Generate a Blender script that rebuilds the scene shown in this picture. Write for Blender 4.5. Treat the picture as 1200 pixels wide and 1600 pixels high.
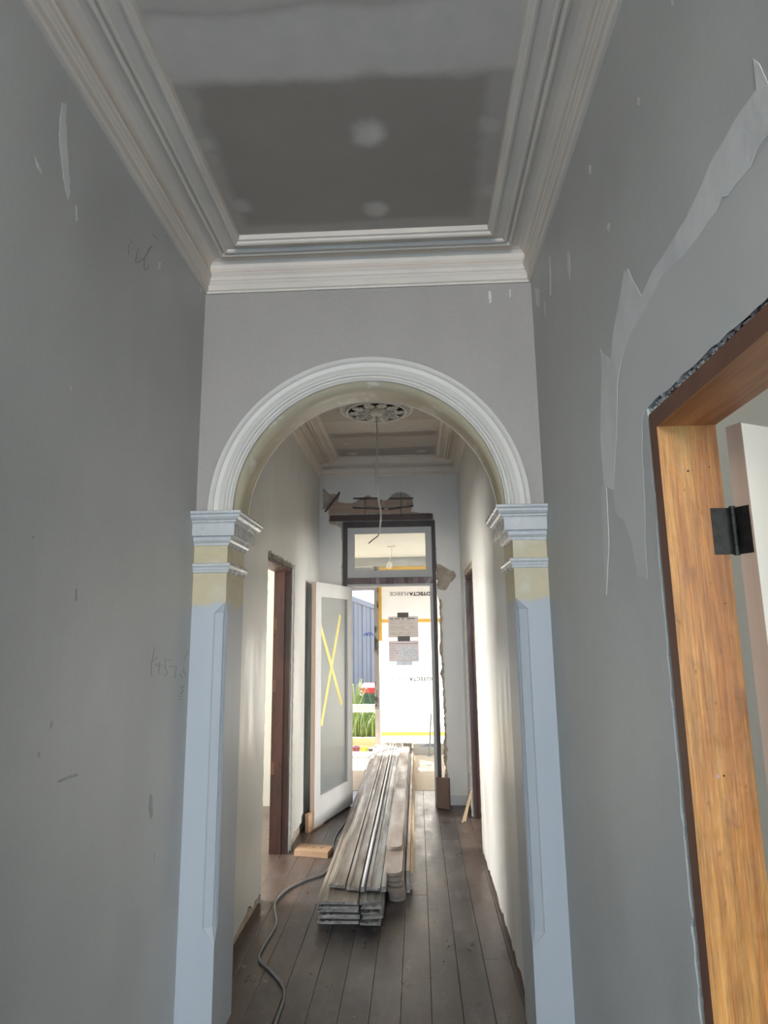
import bpy, bmesh, math, random
from mathutils import Vector, Matrix
import numpy as np
random.seed(7)
for _o in list(bpy.data.objects): bpy.data.objects.remove(_o)
S = bpy.context.scene
COL = S.collection
# ------------------------------------------------------------------ camera
F, PITCH, YAW, ROLL, ZC = 998.155, .1879, -.0483, -.0120, 1.58
_fw = np.array([math.sin(YAW)*math.cos(PITCH), math.cos(YAW)*math.cos(PITCH), math.sin(PITCH)])
_r0 = np.array([math.cos(YAW), -math.sin(YAW), 0.]); _u0 = np.cross(_r0, _fw)
_r = _r0*math.cos(ROLL)+_u0*math.sin(ROLL); _u = -_r0*math.sin(ROLL)+_u0*math.cos(ROLL)
cam_d = bpy.data.cameras.new('camera'); cam = bpy.data.objects.new('camera', cam_d); COL.objects.link(cam)
cam_d.sensor_fit = 'VERTICAL'; cam_d.sensor_height = 36; cam_d.lens = 36*F/1600; cam_d.clip_start = .02; cam_d.clip_end = 500
cam.matrix_world = Matrix(((_r[0], _u[0], -_fw[0], 0), (_r[1], _u[1], -_fw[1], 0), (_r[2], _u[2], -_fw[2], ZC), (0, 0, 0, 1)))
S.camera = cam
def at(px, py, ax, v):
    """photo pixel -> point on the world plane axis ax = v"""
    d = _fw*F + _r*(px-600) - _u*(py-800); c = (0, 0, ZC); t = (v-c[ax])/d[ax]
    return (d[0]*t, d[1]*t, ZC+d[2]*t)
# ------------------------------------------------------------------ world, sun, daylight at the openings, exposure
W = bpy.data.worlds.new('world'); S.world = W; W.use_nodes = True
nt = W.node_tree; bg = nt.nodes['Background']
sky = nt.nodes.new('ShaderNodeTexSky'); sky.sky_type = 'NISHITA'; sky.sun_disc = False
sky.sun_elevation = math.radians(45); sky.sun_rotation = math.radians(-29); sky.dust_density = 2.5; sky.air_density = 1.2
nt.links.new(sky.outputs[0], bg.inputs[0]); bg.inputs[1].default_value = .45
def lamp(name, kind, loc, direction, energy, color, size=None):
    l = bpy.data.lights.new(name, kind); l.energy = energy; l.color = color
    if kind == 'AREA': l.shape = 'RECTANGLE'; l.size, l.size_y = size
    o = bpy.data.objects.new(name, l); COL.objects.link(o); o.location = loc
    o.rotation_euler = Vector(direction).to_track_quat('-Z', 'Z' if kind == 'SUN' else 'Y').to_euler(); return o
sun = lamp('sun', 'SUN', (-4, 20, 20), (.55, -1., -1.13), 36.0, (1, .95, .86)); sun.data.angle = .009
# daylight through the open doorway at the street end of the hall, behind the photographer
lamp('daylight_street_door', 'AREA', (-.2, -3.44, 1.15), (0, 1, 0), 92, (.42, .69, 1.), (1.1, 2.2))
# daylight through the fanlight above that doorway
lamp('daylight_street_fanlight', 'AREA', (-.2, -3.44, 2.68), (0, 1, -.05), 95, (1., .93, .84), (1.1, .55))
# window of the room at the right
lamp('daylight_right_room', 'AREA', (3.86, -2.1, 1.65), (-1, 0, -.03), 80, (.95, .96, .97), (2.0, 1.9))
lamp('added_left_room_light', 'AREA', (-3.86, -2.1, 1.65), (1, 0, -.03), 50, (.70, .86, 1.), (2.0, 1.9))  # added lamp in an unseen room, gives the right wall cross light
# windows of the two rooms further down the hall
lamp('daylight_left_back_room', 'AREA', (-3.86, 4.7, 1.6), (1, 0, 0), 260, (1., .97, .91), (1.4, 1.6))
lamp('daylight_right_back_room', 'AREA', (3.86, 5.0, 1.6), (-1, 0, 0), 230, (1., .98, .94), (1.4, 1.6))
vs = S.view_settings; vs.view_transform = 'Standard'; vs.look = 'None'; vs.exposure = 0.36; vs.gamma = 1; vs.use_curve_mapping = False
# ------------------------------------------------------------------ materials
M = {}
def nodes_of(name):
    m = bpy.data.materials.new(name); m.use_nodes = True; M[name] = m
    t = m.node_tree; return m, t, t.nodes['Principled BSDF']
def N(t, typ, **kw):
    n = t.nodes.new(typ)
    for k, v in kw.items():
        if isinstance(k, str) and hasattr(n, k): setattr(n, k, v)
    return n
def noise(t, scale, stretch=(1, 1, 1), detail=4, rough=.55, loc=(0, 0, 0), obj=False):
    if obj: src = N(t, 'ShaderNodeTexCoord').outputs['Object']
    else: src = N(t, 'ShaderNodeNewGeometry').outputs['Position']
    mp = N(t, 'ShaderNodeMapping'); mp.inputs['Scale'].default_value = stretch; mp.inputs['Location'].default_value = loc
    t.links.new(src, mp.inputs['Vector'])
    n = N(t, 'ShaderNodeTexNoise'); n.inputs['Scale'].default_value = scale; n.inputs['Detail'].default_value = detail; n.inputs['Roughness'].default_value = rough
    t.links.new(mp.outputs[0], n.inputs['Vector']); return n.outputs['Fac']
def ramp(t, fac, stops):
    r = N(t, 'ShaderNodeValToRGB'); e = r.color_ramp.elements
    while len(e) < len(stops): e.new(.5)
    for i, (p, c) in enumerate(stops):
        e[i].position = p; e[i].color = (c[0], c[1], c[2], 1) if not isinstance(c, (int, float)) else (c, c, c, 1)
    t.links.new(fac, r.inputs['Fac']); return r.outputs['Color']
def mixc(t, fac, a, b, typ='MIX'):
    n = N(t, 'ShaderNodeMix', data_type='RGBA', blend_type=typ)
    for s, v in ((0, fac), (6, a), (7, b)):
        if isinstance(v, (int, float)): n.inputs[s].default_value = v
        elif isinstance(v, tuple): n.inputs[s].default_value = (*v, 1) if len(v) == 3 else v
        else: t.links.new(v, n.inputs[s])
    return n.outputs[2]
def math_(t, op, a, b=None, clamp=False):
    n = N(t, 'ShaderNodeMath', operation=op); n.use_clamp = clamp
    for i, v in enumerate((a, b)):
        if v is None: continue
        if isinstance(v, (int, float)): n.inputs[i].default_value = v
        else: t.links.new(v, n.inputs[i])
    return n.outputs[0]
def sstep(t, v, lo, hi):
    n = N(t, 'ShaderNodeMapRange', interpolation_type='SMOOTHSTEP')
    n.inputs[1].default_value = lo; n.inputs[2].default_value = hi; t.links.new(v, n.inputs[0]); return n.outputs[0]
def bump(t, bs, h, strength, dist=.01):
    b = N(t, 'ShaderNodeBump'); b.inputs['Strength'].default_value = strength; b.inputs['Distance'].default_value = dist
    t.links.new(h, b.inputs['Height']); t.links.new(b.outputs[0], bs.inputs['Normal'])
def pos(t):
    s = N(t, 'ShaderNodeSeparateXYZ'); t.links.new(N(t, 'ShaderNodeNewGeometry').outputs['Position'], s.inputs[0]); return s.outputs
def simple(name, c1, c2=None, rough=.5, scale=6., stretch=(1, 1, 1), bmp=0., bdist=.004, spec=.5, lo=.35, hi=.65, metallic=0., obj=False, rvar=0., detail=5):
    m, t, b = nodes_of(name); c2 = c2 or tuple(x*.88 for x in c1)
    f = noise(t, scale, stretch, detail=detail, obj=obj)
    t.links.new(ramp(t, f, [(lo, c1), (hi, c2)]), b.inputs['Base Color'])
    b.inputs['Roughness'].default_value = rough; b.inputs['Specular IOR Level'].default_value = spec; b.inputs['Metallic'].default_value = metallic
    if rvar: t.links.new(ramp(t, noise(t, scale*2.3, stretch, loc=(3, 1, 2), obj=obj), [(.3, max(.05, rough-rvar)), (.7, min(1, rough+rvar))]), b.inputs['Roughness'])
    if bmp: bump(t, b, noise(t, scale*6, stretch, obj=obj), bmp, bdist)
    return m
# wall paint: old grey semi-gloss enamel with brush streaks, filler smears
def wall_paint(name, c1, c2, rough, streak=.5):
    m, t, b = nodes_of(name)
    f = noise(t, 1.6, (1, 1, .8)); g = noise(t, 9, (1, 1, .14), detail=2, rough=.4, loc=(5, 2, 0)); h = noise(t, 70, (1, 1, 1), detail=2)
    c = ramp(t, f, [(.3, c1), (.7, c2)])
    c = mixc(t, streak, c, ramp(t, g, [(.25, .84), (.75, 1.)]), 'MULTIPLY')
    c = mixc(t, .06, c, ramp(t, h, [(.3, .3), (.7, .7)]), 'OVERLAY')
    t.links.new(c, b.inputs['Base Color'])
    t.links.new(ramp(t, g, [(.3, rough-.08), (.7, rough+.1)]), b.inputs['Roughness'])
    bump(t, b, noise(t, 5, (1, 1, .5), detail=3), .12, .004); b.inputs['Specular IOR Level'].default_value = .5
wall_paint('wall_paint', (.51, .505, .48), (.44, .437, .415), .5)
wall_paint('wall_paint_hall', (.68, .67, .635), (.58, .57, .54), .36, .3)
wall_paint('far_paint', (.74, .695, .63), (.66, .62, .565), .4, .25)
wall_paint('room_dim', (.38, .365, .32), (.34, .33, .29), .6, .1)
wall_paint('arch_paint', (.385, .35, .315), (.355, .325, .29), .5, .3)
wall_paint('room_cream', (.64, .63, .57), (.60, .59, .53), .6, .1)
simple('fresh_plaster', (.57, .56, .53), (.53, .52, .495), .75, 2.5, bmp=.1)
simple('filler_white', (.69, .675, .65), (.59, .58, .56), .7, 9, (1, 1, .5), bmp=.25)
simple('trim_white', (.69, .655, .60), (.63, .60, .55), .5, 3, bmp=.08)
simple('arch_white', (.60, .56, .50), (.56, .525, .47), .45, 3, bmp=.03)
simple('capital_white', (.52, .525, .515), (.47, .475, .47), .26, 7, bmp=.06, rvar=.08)
simple('cornice_white', (.68, .605, .52), (.62, .55, .475), .6, 3, bmp=.06)
simple('mortar', (.30, .27, .23), (.17, .15, .13), .95, 14, bmp=.9, bdist=.02)
simple('sandy_base', (.58, .49, .38), (.40, .33, .26), .95, 11, bmp=.8, bdist=.02)
simple('brown_paint', (.085, .036, .026), (.045, .022, .018), .42, 9, (1, 1, .3), bmp=.4, rvar=.15)
simple('brown_dark', (.05, .028, .024), (.028, .018, .017), .5, 12, bmp=.4)
simple('brick', (.46, .28, .20), (.40, .33, .26), .95, 14, bmp=.8, bdist=.01, obj=True)
simple('lath', (.15, .105, .085), (.075, .052, .042), .9, 20, bmp=.4)
simple('primer_white', (.46, .45, .435), (.42, .41, .40), .55, 4)
simple('door_cream', (.90, .87, .775), (.87, .84, .745), .5, 3)
simple('hinge_black', (.012, .012, .011), (.03, .03, .028), .45, 30, metallic=.5)
simple('screw_black', (.006, .006, .006), None, .5)
simple('cable_white', (.50, .48, .42), (.42, .40, .36), .6, 20)
simple('cable_grey', (.20, .205, .215), (.13, .135, .145), .38, 12)
simple('cable_dark', (.03, .03, .03), None, .5)
simple('masking_tape', (.66, .57, .20), (.60, .51, .17), .7, 10, obj=True)
simple('grey_tape', (.075, .075, .08), (.10, .10, .105), .6, 6)
simple('fence_blue', (.255, .265, .295), (.235, .245, .275), .5, 3)
simple('bin_green', (.055, .105, .085), (.045, .09, .07), .5, 6)
simple('bin_red', (.55, .03, .05), (.50, .025, .045), .45, 6)
simple('pot_purple', (.20, .06, .12), (.15, .05, .09), .5, 6)
simple('lime_pot', (.45, .60, .10), (.38, .52, .08), .5, 6)
simple('black_plastic', (.03, .032, .035), None, .5)
simple('sleeper', (.55, .42, .26), (.42, .31, .19), .85, 5, (.3, 1, 1), bmp=.3)
simple('leaf_green', (.09, .17, .035), (.17, .23, .055), .55, 3)
simple('leaf_pale', (.34, .37, .20), (.22, .28, .12), .6, 6)
simple('soil', (.14, .10, .07), (.09, .07, .05), 1, 8, bmp=.5)
simple('lawn', (.40, .385, .36), (.33, .32, .30), 1, 3, bmp=.5)
simple('sleeve_grey', (.50, .49, .475), (.43, .42, .41), .7, 6)
simple('post_grey', (.33, .32, .31), (.06, .055, .05), .8, 9, (1, 1, .35), bmp=.3, lo=.5, hi=.56)
simple('rail_white', (.90, .89, .86), (.86, .85, .82), .5, 4)
simple('porch_white', (.87, .87, .85), (.84, .84, .82), .7, 3)
simple('beam_grey', (.62, .65, .67), (.48, .51, .54), .8, 5, (.4, 1, 1))
simple('plywood', (.55, .49, .415), (.50, .44, .365), .75, 5, (.25, 2, 1), bmp=.05)
simple('paper', (.80, .80, .78), (.76, .76, .75), .8, 5)
simple('galvanised', (.50, .51, .52), (.40, .41, .42), .4, 14, metallic=.6)
simple('pack_grey', (.38, .40, .42), (.55, .57, .58), .7, 30)
simple('pack_blue', (.10, .20, .50), None, .6)
simple('house_wall', (.68, .66, .62), None, .9, 3)
simple('house_roof', (.34, .38, .46), None, .9, 3)
simple('window_dark', (.07, .09, .12), None, .2)
simple('scuff', (.30, .295, .28), (.36, .355, .34), .7, 20)
simple('rose_gap_shade', (.16, .145, .125), (.11, .10, .09), .9, 20)  # dark tone paints the shade in the gaps between the rose leaves
simple('crumb_grey', (.66, .655, .64), (.36, .35, .34), .9, 40)
simple('graphite', (.10, .10, .10), (.16, .16, .16), .7, 30)
simple('print_black', (.03, .03, .035), None, .7)
simple('print_grey', (.28, .28, .30), None, .7)
simple('block_timber', (.40, .255, .155), (.33, .205, .12), .75, 6, (1, 1, .2), bmp=.1, obj=True)
simple('scar_timber', (.16, .075, .045), (.10, .05, .035), .7, 12, obj=True)
simple('block_dark', (.155, .10, .075), (.125, .08, .06), .8, 10, (1, 1, .3), obj=True)
simple('stick_timber', (.60, .46, .29), (.50, .37, .22), .75, 8, (1, 1, .2), obj=True)
simple('raw_edge_timber', (.62, .46, .35), (.54, .39, .29), .7, 5, (6, 6, .25), bmp=.1)
# orange-brown hardwood lining
def hardwood():
    m, t, b = nodes_of('hardwood')
    f = noise(t, 3.0, (8, 8, .45), detail=6, rough=.6); g = noise(t, 70, (4, 4, .12), detail=4, rough=.7, loc=(2, 0, 1)); g2 = noise(t, 22, (4, 4, .25), detail=5, rough=.65, loc=(5, 1, 4))
    k = noise(t, 8, (1.6, 1.6, 1.1), detail=3, loc=(1, 7, 3)); k2 = noise(t, 30, (1.5, 1.5, .9), detail=2, loc=(3, 2, 8))
    c = ramp(t, f, [(.25, (.26, .082, .016)), (.45, (.37, .145, .032)), (.60, (.45, .215, .055)), (.78, (.51, .285, .085))])
    c = mixc(t, .75, c, ramp(t, g2, [(.3, .30), (.7, .66)]), 'OVERLAY'); c = mixc(t, .8, c, ramp(t, g, [(.3, .30), (.7, .68)]), 'OVERLAY')
    c = mixc(t, ramp(t, k, [(.60, 0.), (.70, .5)]), c, (.18, .065, .022))
    c = mixc(t, ramp(t, k2, [(.70, 0.), (.76, .6)]), c, (.10, .04, .018))
    t.links.new(c, b.inputs['Base Color']); b.inputs['Roughness'].default_value = .48
    bump(t, b, math_(t, 'ADD', math_(t, 'MULTIPLY', g, .5), math_(t, 'ADD', math_(t, 'MULTIPLY', k, 2.5), k2)), .5, .006)
hardwood()
def hardwood_head():
    m, t, b = nodes_of('hardwood_head')
    f = noise(t, 3.2, (9, .5, 9), detail=6, rough=.6); g = noise(t, 26, (3, .16, 3), detail=5, rough=.7)
    c = ramp(t, f, [(.3, (.36, .14, .05)), (.7, (.58, .27, .11))])
    c = mixc(t, .55, c, ramp(t, g, [(.3, .30), (.7, .64)]), 'OVERLAY')
    t.links.new(c, b.inputs['Base Color']); b.inputs['Roughness'].default_value = .5
hardwood_head()
simple('lining_edge', (.19, .085, .05), (.14, .06, .036), .6, 8, (1, 1, .2))
# pilaster: grey-white paint with bare yellowed plaster around the necking
def pilaster_mat():
    m, t, b = nodes_of('pilaster_paint')
    z = pos(t)[2]; n = noise(t, 14, (1, 1, 1)); w = noise(t, 5, (1, 1, .1))
    zz = math_(t, 'ADD', z, math_(t, 'MULTIPLY', math_(t, 'SUBTRACT', n, .5), .09))
    mask = sstep(t, zz, 1.70, 1.725)
    base = ramp(t, w, [(.3, (.43, .45, .47)), (.7, (.39, .41, .43))])
    yel = ramp(t, noise(t, 9), [(.3, (.56, .47, .28)), (.5, (.50, .425, .265)), (.75, (.58, .53, .41))])
    t.links.new(mixc(t, mask, base, yel), b.inputs['Base Color']); b.inputs['Roughness'].default_value = .45
    bump(t, b, n, .15, .004)
pilaster_mat()
def soffit_mat():
    m, t, b = nodes_of('soffit_cream')
    f = noise(t, 5); k = noise(t, 6, (1, .7, 1), loc=(3, 4, 1))
    c = ramp(t, f, [(.3, (.60, .53, .36)), (.7, (.52, .46, .32))])
    c = mixc(t, ramp(t, k, [(.60, 0.), (.66, .8)]), c, (.78, .74, .62))
    t.links.new(c, b.inputs['Base Color']); b.inputs['Roughness'].default_value = .4; bump(t, b, k, .3, .01)
soffit_mat()
# plasterboard ceiling: bare brown board with white jointing bands and screw dabs
def ceiling_mat(name, bands, dabs, board, edge_x, edge_y=None):
    m, t, b = nodes_of(name); x, y, z = pos(t)
    n1 = noise(t, 3.5); n2 = noise(t, 12)
    wob = math_(t, 'MULTIPLY', math_(t, 'SUBTRACT', n1, .5), .10)
    yy = math_(t, 'ADD', y, wob)
    mask = None
    def add(k):
        nonlocal mask
        mask = k if mask is None else math_(t, 'MAXIMUM', mask, k)
    for y0, y1, s in bands:
        a = sstep(t, yy, y0-.03, y0+.03); c = sstep(t, math_(t, 'MULTIPLY', yy, -1), -y1-.03, -y1+.03)
        add(math_(t, 'MULTIPLY', math_(t, 'MULTIPLY', a, c), s))
    for dx, dy, r, s in dabs:
        ex = math_(t, 'SUBTRACT', x, dx); ey = math_(t, 'SUBTRACT', y, dy)
        d = math_(t, 'SQRT', math_(t, 'ADD', math_(t, 'MULTIPLY', ex, ex), math_(t, 'MULTIPLY', ey, ey)))
        d = math_(t, 'ADD', d, math_(t, 'MULTIPLY', math_(t, 'SUBTRACT', n2, .5), .05))
        add(math_(t, 'MULTIPLY', sstep(t, math_(t, 'MULTIPLY', d, -1), -r, -r*.25), s))
    xw = math_(t, 'ADD', x, math_(t, 'MULTIPLY', math_(t, 'SUBTRACT', n2, .5), .06))
    add(math_(t, 'MULTIPLY', sstep(t, math_(t, 'MULTIPLY', xw, -1), -edge_x[0]-.03, -edge_x[0]+.03), .35))
    add(math_(t, 'MULTIPLY', sstep(t, xw, edge_x[1]-.03, edge_x[1]+.03), .35))
    if edge_y: add(math_(t, 'MULTIPLY', sstep(t, yy, edge_y-.02, edge_y+.02), .3))
    brd = ramp(t, n1, [(.3, board), (.7, tuple(v*.9 for v in board))])
    wht = ramp(t, n2, [(.3, (.61, .55, .485)), (.7, (.55, .50, .44))])
    t.links.new(mixc(t, mask, brd, wht), b.inputs['Base Color']); b.inputs['Roughness'].default_value = .85
ceiling_mat('ceiling_board', [(-9, .2, .8), (1.50, 1.745, .9), (1.1, 1.50, .65)], [(-.134, 1.98, .085, 1.), (-.133, 2.394, .07, .8), (-.73, 1.99, .07, .6), (-.70, 2.335, .07, .5), (.30, 1.967, .07, .6), (.33, 2.31, .07, .6), (-.134, .9, .08, .8)],
            (.34, .29, .245), (-.70, .27), 2.47)
ceiling_mat('ceiling_board_back', [(5.08, 5.42, .9), (3., 4.5, .7), (5.55, 5.9, .6), (4.5, 5.08, .55)], [(-.62, 5.75, .08, .9), (-.6, 6.08, .07, .9), (.05, 5.75, .08, .7), (.08, 6.05, .07, .7)], (.36, .32, .285), (-.72, .20))
# floor boards: worn dark stain, scuffed, half glossy
def floor_mat():
    m, t, b = nodes_of('floor_stain')
    g = noise(t, 5, (5, .35, 1), detail=7, rough=.65); d = noise(t, 1.9, (1.5, .75, 1), detail=7, rough=.62, loc=(1.3, .4, 0)); s = noise(t, 30, (1, 1, 1), detail=4, loc=(2, 2, 0)); q = noise(t, 5.5, (2.0, .5, 1), detail=7, rough=.72, loc=(7, 3, 0)); w = noise(t, 9, (1, 1, 1), detail=8, rough=.75, loc=(1, 9, 0))
    rnd = N(t, 'ShaderNodeObjectInfo').outputs['Random']
    c = ramp(t, d, [(.36, (.009, .007, .008)), (.45, (.024, .018, .018)), (.54, (.054, .041, .038)), (.66, (.095, .076, .068))])
    c = mixc(t, .6, c, ramp(t, g, [(.3, .26), (.7, .68)]), 'OVERLAY')
    c = mixc(t, math_(t, 'MULTIPLY', rnd, .28), c, (.070, .050, .042))
    c = mixc(t, ramp(t, q, [(.54, 0.), (.70, .62)]), c, (.135, .132, .142))
    c = mixc(t, ramp(t, w, [(.54, 0.), (.72, .4)]), c, (.175, .172, .178))
    c = mixc(t, ramp(t, s, [(.70, 0.), (.74, .6)]), c, (.42, .41, .40))
    # a carpet runner once covered the middle: the strips along the walls kept a warmer, paler stain
    xx = math_(t, 'ADD', pos(t)[0], math_(t, 'MULTIPLY', math_(t, 'SUBTRACT', w, .5), .10))
    edge = math_(t, 'MAXIMUM', sstep(t, xx, .27, .33), sstep(t, math_(t, 'MULTIPLY', xx, -1), .72, .78))
    c = mixc(t, math_(t, 'MULTIPLY', edge, .62), c, mixc(t, g, (.085, .053, .041), (.13, .090, .072)))
    t.links.new(c, b.inputs['Base Color'])
    t.links.new(ramp(t, math_(t, 'ADD', math_(t, 'MULTIPLY', q, .5), math_(t, 'MULTIPLY', w, .5)), [(.36, .22), (.64, .50)]), b.inputs['Roughness'])
    b.inputs['Specular IOR Level'].default_value = .8
    bump(t, b, math_(t, 'ADD', g, math_(t, 'MULTIPLY', w, .4)), .14, .003)
floor_mat()
# old salvaged skirting: dusty grey-beige paint worn through to brown
def salvage(name, a, bb, w, edge):
    m, t, b = nodes_of(name)
    f = noise(t, 4, (3, .6, 3), detail=6, obj=False); g = noise(t, 4, (4, .7, 2), detail=5, loc=(4, 1, 2))
    c = ramp(t, f, [(.3, a), (.7, bb)]); c = mixc(t, ramp(t, g, [(.58, 0.), (.70, .7)]), c, w); c = mixc(t, ramp(t, noise(t, 3, (4, .4, 2), loc=(0, 5, 0)), [(.60, 0.), (.68, .45)]), c, edge)
    t.links.new(c, b.inputs['Base Color']); t.links.new(ramp(t, g, [(.3, .28), (.7, .6)]), b.inputs['Roughness']); bump(t, b, f, .2, .003)
salvage('skirting_old', (.235, .20, .16), (.155, .13, .108), (.15, .085, .06), (.38, .34, .26))
salvage('skirting_grey', (.205, .20, .19), (.14, .135, .13), (.15, .10, .075), (.33, .32, .29))
salvage('plank_old', (.25, .20, .17), (.20, .16, .135), (.18, .12, .09), (.29, .245, .21))
salvage('strip_old', (.30, .20, .13), (.22, .14, .095), (.36, .26, .16), (.38, .30, .20))
simple('strip_pale', (.46, .46, .47), (.38, .38, .39), .25, 6, (3, .4, 3))
simple('broken_wood', (.42, .39, .355), (.24, .215, .19), .95, 25, bmp=.8, bdist=.01)
def glass_mats():
    m, t, b = nodes_of('frosted_glass')
    b.inputs['Base Color'].default_value = (.40, .43, .425, 1); b.inputs['Transmission Weight'].default_value = .62; b.inputs['Roughness'].default_value = .42; b.inputs['IOR'].default_value = 1.25
    b.inputs['Coat Weight'].default_value = 1.; b.inputs['Coat Roughness'].default_value = .09; b.inputs['Coat IOR'].default_value = 1.6
    m, t, b = nodes_of('clear_glass')
    tr = N(t, 'ShaderNodeBsdfTransparent'); gl = N(t, 'ShaderNodeBsdfGlossy'); gl.inputs['Roughness'].default_value = .02
    fr = N(t, 'ShaderNodeFresnel'); fr.inputs['IOR'].default_value = 1.45; mx = N(t, 'ShaderNodeMixShader')
    tr.inputs['Color'].default_value = (.95, .97, .96, 1)
    t.links.new(fr.outputs[0], mx.inputs[0]); t.links.new(tr.outputs[0], mx.inputs[1]); t.links.new(gl.outputs[0], mx.inputs[2])
    t.links.new(mx.outputs[0], t.nodes['Material Output'].inputs['Surface'])
    m, t, b = nodes_of('fleece')
    d = N(t, 'ShaderNodeBsdfDiffuse'); tl = N(t, 'ShaderNodeBsdfTranslucent'); mx = N(t, 'ShaderNodeMixShader'); mx.inputs[0].default_value = .38
    c = ramp(t, noise(t, 3, (1, 1, .6)), [(.3, (.90, .90, .88)), (.7, (.86, .86, .84))])
    t.links.new(c, d.inputs[0]); t.links.new(c, tl.inputs[0]); t.links.new(d.outputs[0], mx.inputs[1]); t.links.new(tl.outputs[0], mx.inputs[2])
    t.links.new(mx.outputs[0], t.nodes['Material Output'].inputs['Surface'])
    m, t, b = nodes_of('yellow_tape')
    d = N(t, 'ShaderNodeBsdfDiffuse'); tl = N(t, 'ShaderNodeBsdfTranslucent'); mx = N(t, 'ShaderNodeMixShader'); mx.inputs[0].default_value = .6
    for q in (d, tl): q.inputs[0].default_value = (1., .80, .33, 1)
    t.links.new(d.outputs[0], mx.inputs[1]); t.links.new(tl.outputs[0], mx.inputs[2]); t.links.new(mx.outputs[0], t.nodes['Material Output'].inputs['Surface'])
    # map sheet: pale lilac paper with bluish map print
    m, t, b = nodes_of('paper_map')
    n = noise(t, 26, detail=8); c = ramp(t, n, [(.40, (.50, .58, .70)), (.50, (.70, .70, .80)), (.60, (.45, .60, .70))])
    t.links.new(c, b.inputs['Base Color']); b.inputs['Roughness'].default_value = .8
glass_mats()
simple('paper_lilac', (.66, .63, .72), (.62, .60, .69), .8, 5)
simple('paper_grey', (.60, .58, .60), (.56, .55, .57), .8, 5)
# ------------------------------------------------------------------ geometry helpers
class MB:
    def __init__(s): s.v = []; s.f = []; s.m = []; s.sm = []
    def add(s, vs, fs, mi=0, smooth=False):
        o = len(s.v); s.v += [tuple(v) for v in vs]; s.f += [tuple(i+o for i in f) for f in fs]; s.m += [mi]*len(fs); s.sm += [smooth]*len(fs); return s
    def box(s, a, b, mi=0, xf=None):
        x0, y0, z0 = a; x1, y1, z1 = b
        vs = [(x, y, z) for z in (z0, z1) for y in (y0, y1) for x in (x0, x1)]
        if xf is not None: vs = [tuple(xf @ Vector(v)) for v in vs]
        return s.add(vs, [(0, 2, 3, 1), (4, 5, 7, 6), (0, 1, 5, 4), (2, 6, 7, 3), (0, 4, 6, 2), (1, 3, 7, 5)], mi)
    def sections(s, secs, closed=True, caps=True, mi=0, smooth=False):
        """loft a list of equal-length point rings"""
        n = len(secs[0]); vs = [p for q in secs for p in q]; fs = []
        for i in range(len(secs)-1):
            for j in range(n if closed else n-1):
                k = (j+1) % n; fs.append((i*n+j, i*n+k, (i+1)*n+k, (i+1)*n+j))
        s.add(vs, fs, mi, smooth)
        if caps:
            o = len(s.v)-len(vs)
            if smooth:
                s.v += [tuple(p) for p in secs[0]]+[tuple(p) for p in secs[-1]]; o2 = len(s.v)-2*n
                s.f += [tuple(o2+j for j in range(n))[::-1], tuple(o2+n+j for j in range(n))]; s.m += [mi, mi]; s.sm += [False, False]; return s
            s.f.append(tuple(o+j for j in range(n))[::-1]); s.f.append(tuple(o+(len(secs)-1)*n+j for j in range(n))); s.m += [mi, mi]; s.sm += [False, False]
        return s
    def tube(s, pts, r, seg=8, mi=0):
        pts = [Vector(p) for p in pts]; secs = []; rr = r if isinstance(r, list) else [r]*len(pts)
        up = Vector((0, 0, 1))
        for i, p in enumerate(pts):
            d = (pts[min(i+1, len(pts)-1)]-pts[max(i-1, 0)]).normalized()
            a = d.cross(up if abs(d.z) < .95 else Vector((1, 0, 0))).normalized(); b = d.cross(a)
            secs.append([tuple(p+a*math.cos(2*math.pi*k/seg)*rr[i]+b*math.sin(2*math.pi*k/seg)*rr[i]) for k in range(seg)])
        return s.sections(secs, mi=mi, smooth=True)
    def mesh(s, name):
        me = bpy.data.meshes.new(name); me.from_pydata(s.v, [], s.f)
        me.polygons.foreach_set('material_index', s.m); me.polygons.foreach_set('use_smooth', s.sm)
        bm = bmesh.new(); bm.from_mesh(me); bmesh.ops.recalc_face_normals(bm, faces=bm.faces[:]); bm.to_mesh(me); bm.free(); return me
ORG = {}
def put(name, me, mats, parent=None, origin=None):
    """link a mesh given in world coordinates; its origin goes to the middle of its base"""
    n = len(me.vertices); a = np.empty(n*3, dtype=np.float32); me.vertices.foreach_get('co', a); a = a.reshape(-1, 3)
    lo, hi = a.min(0), a.max(0)
    o3 = np.array(origin if origin else ((lo[0]+hi[0])/2, (lo[1]+hi[1])/2, lo[2]), dtype=np.float32)
    me.vertices.foreach_set('co', (a-o3).ravel()); me.update()
    for m in (mats if isinstance(mats, (list, tuple)) else [mats]): me.materials.append(M[m])
    o = bpy.data.objects.new(name, me); COL.objects.link(o); w = Vector([float(v) for v in o3])
    if parent is not None: o.parent = parent; o.location = w-ORG[parent.name]
    else: o.location = w
    ORG[o.name] = w; return o
def obj(name, mb, mats, parent=None, origin=None): return put(name, mb.mesh(name), mats, parent, origin)
def empty(name, loc, parent=None):
    o = bpy.data.objects.new(name, None); COL.objects.link(o); o.location = loc; o.empty_display_size = .1; ORG[o.name] = Vector(loc); return o
def tag(o, label, cat, group=None, kind=None):
    o['label'] = label
    if cat: o['category'] = cat
    if group: o['group'] = group
    if kind: o['kind'] = kind
    return o
def struct(o, label=None):
    o['kind'] = 'structure'
    if label: o['label'] = label
    return o
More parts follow.
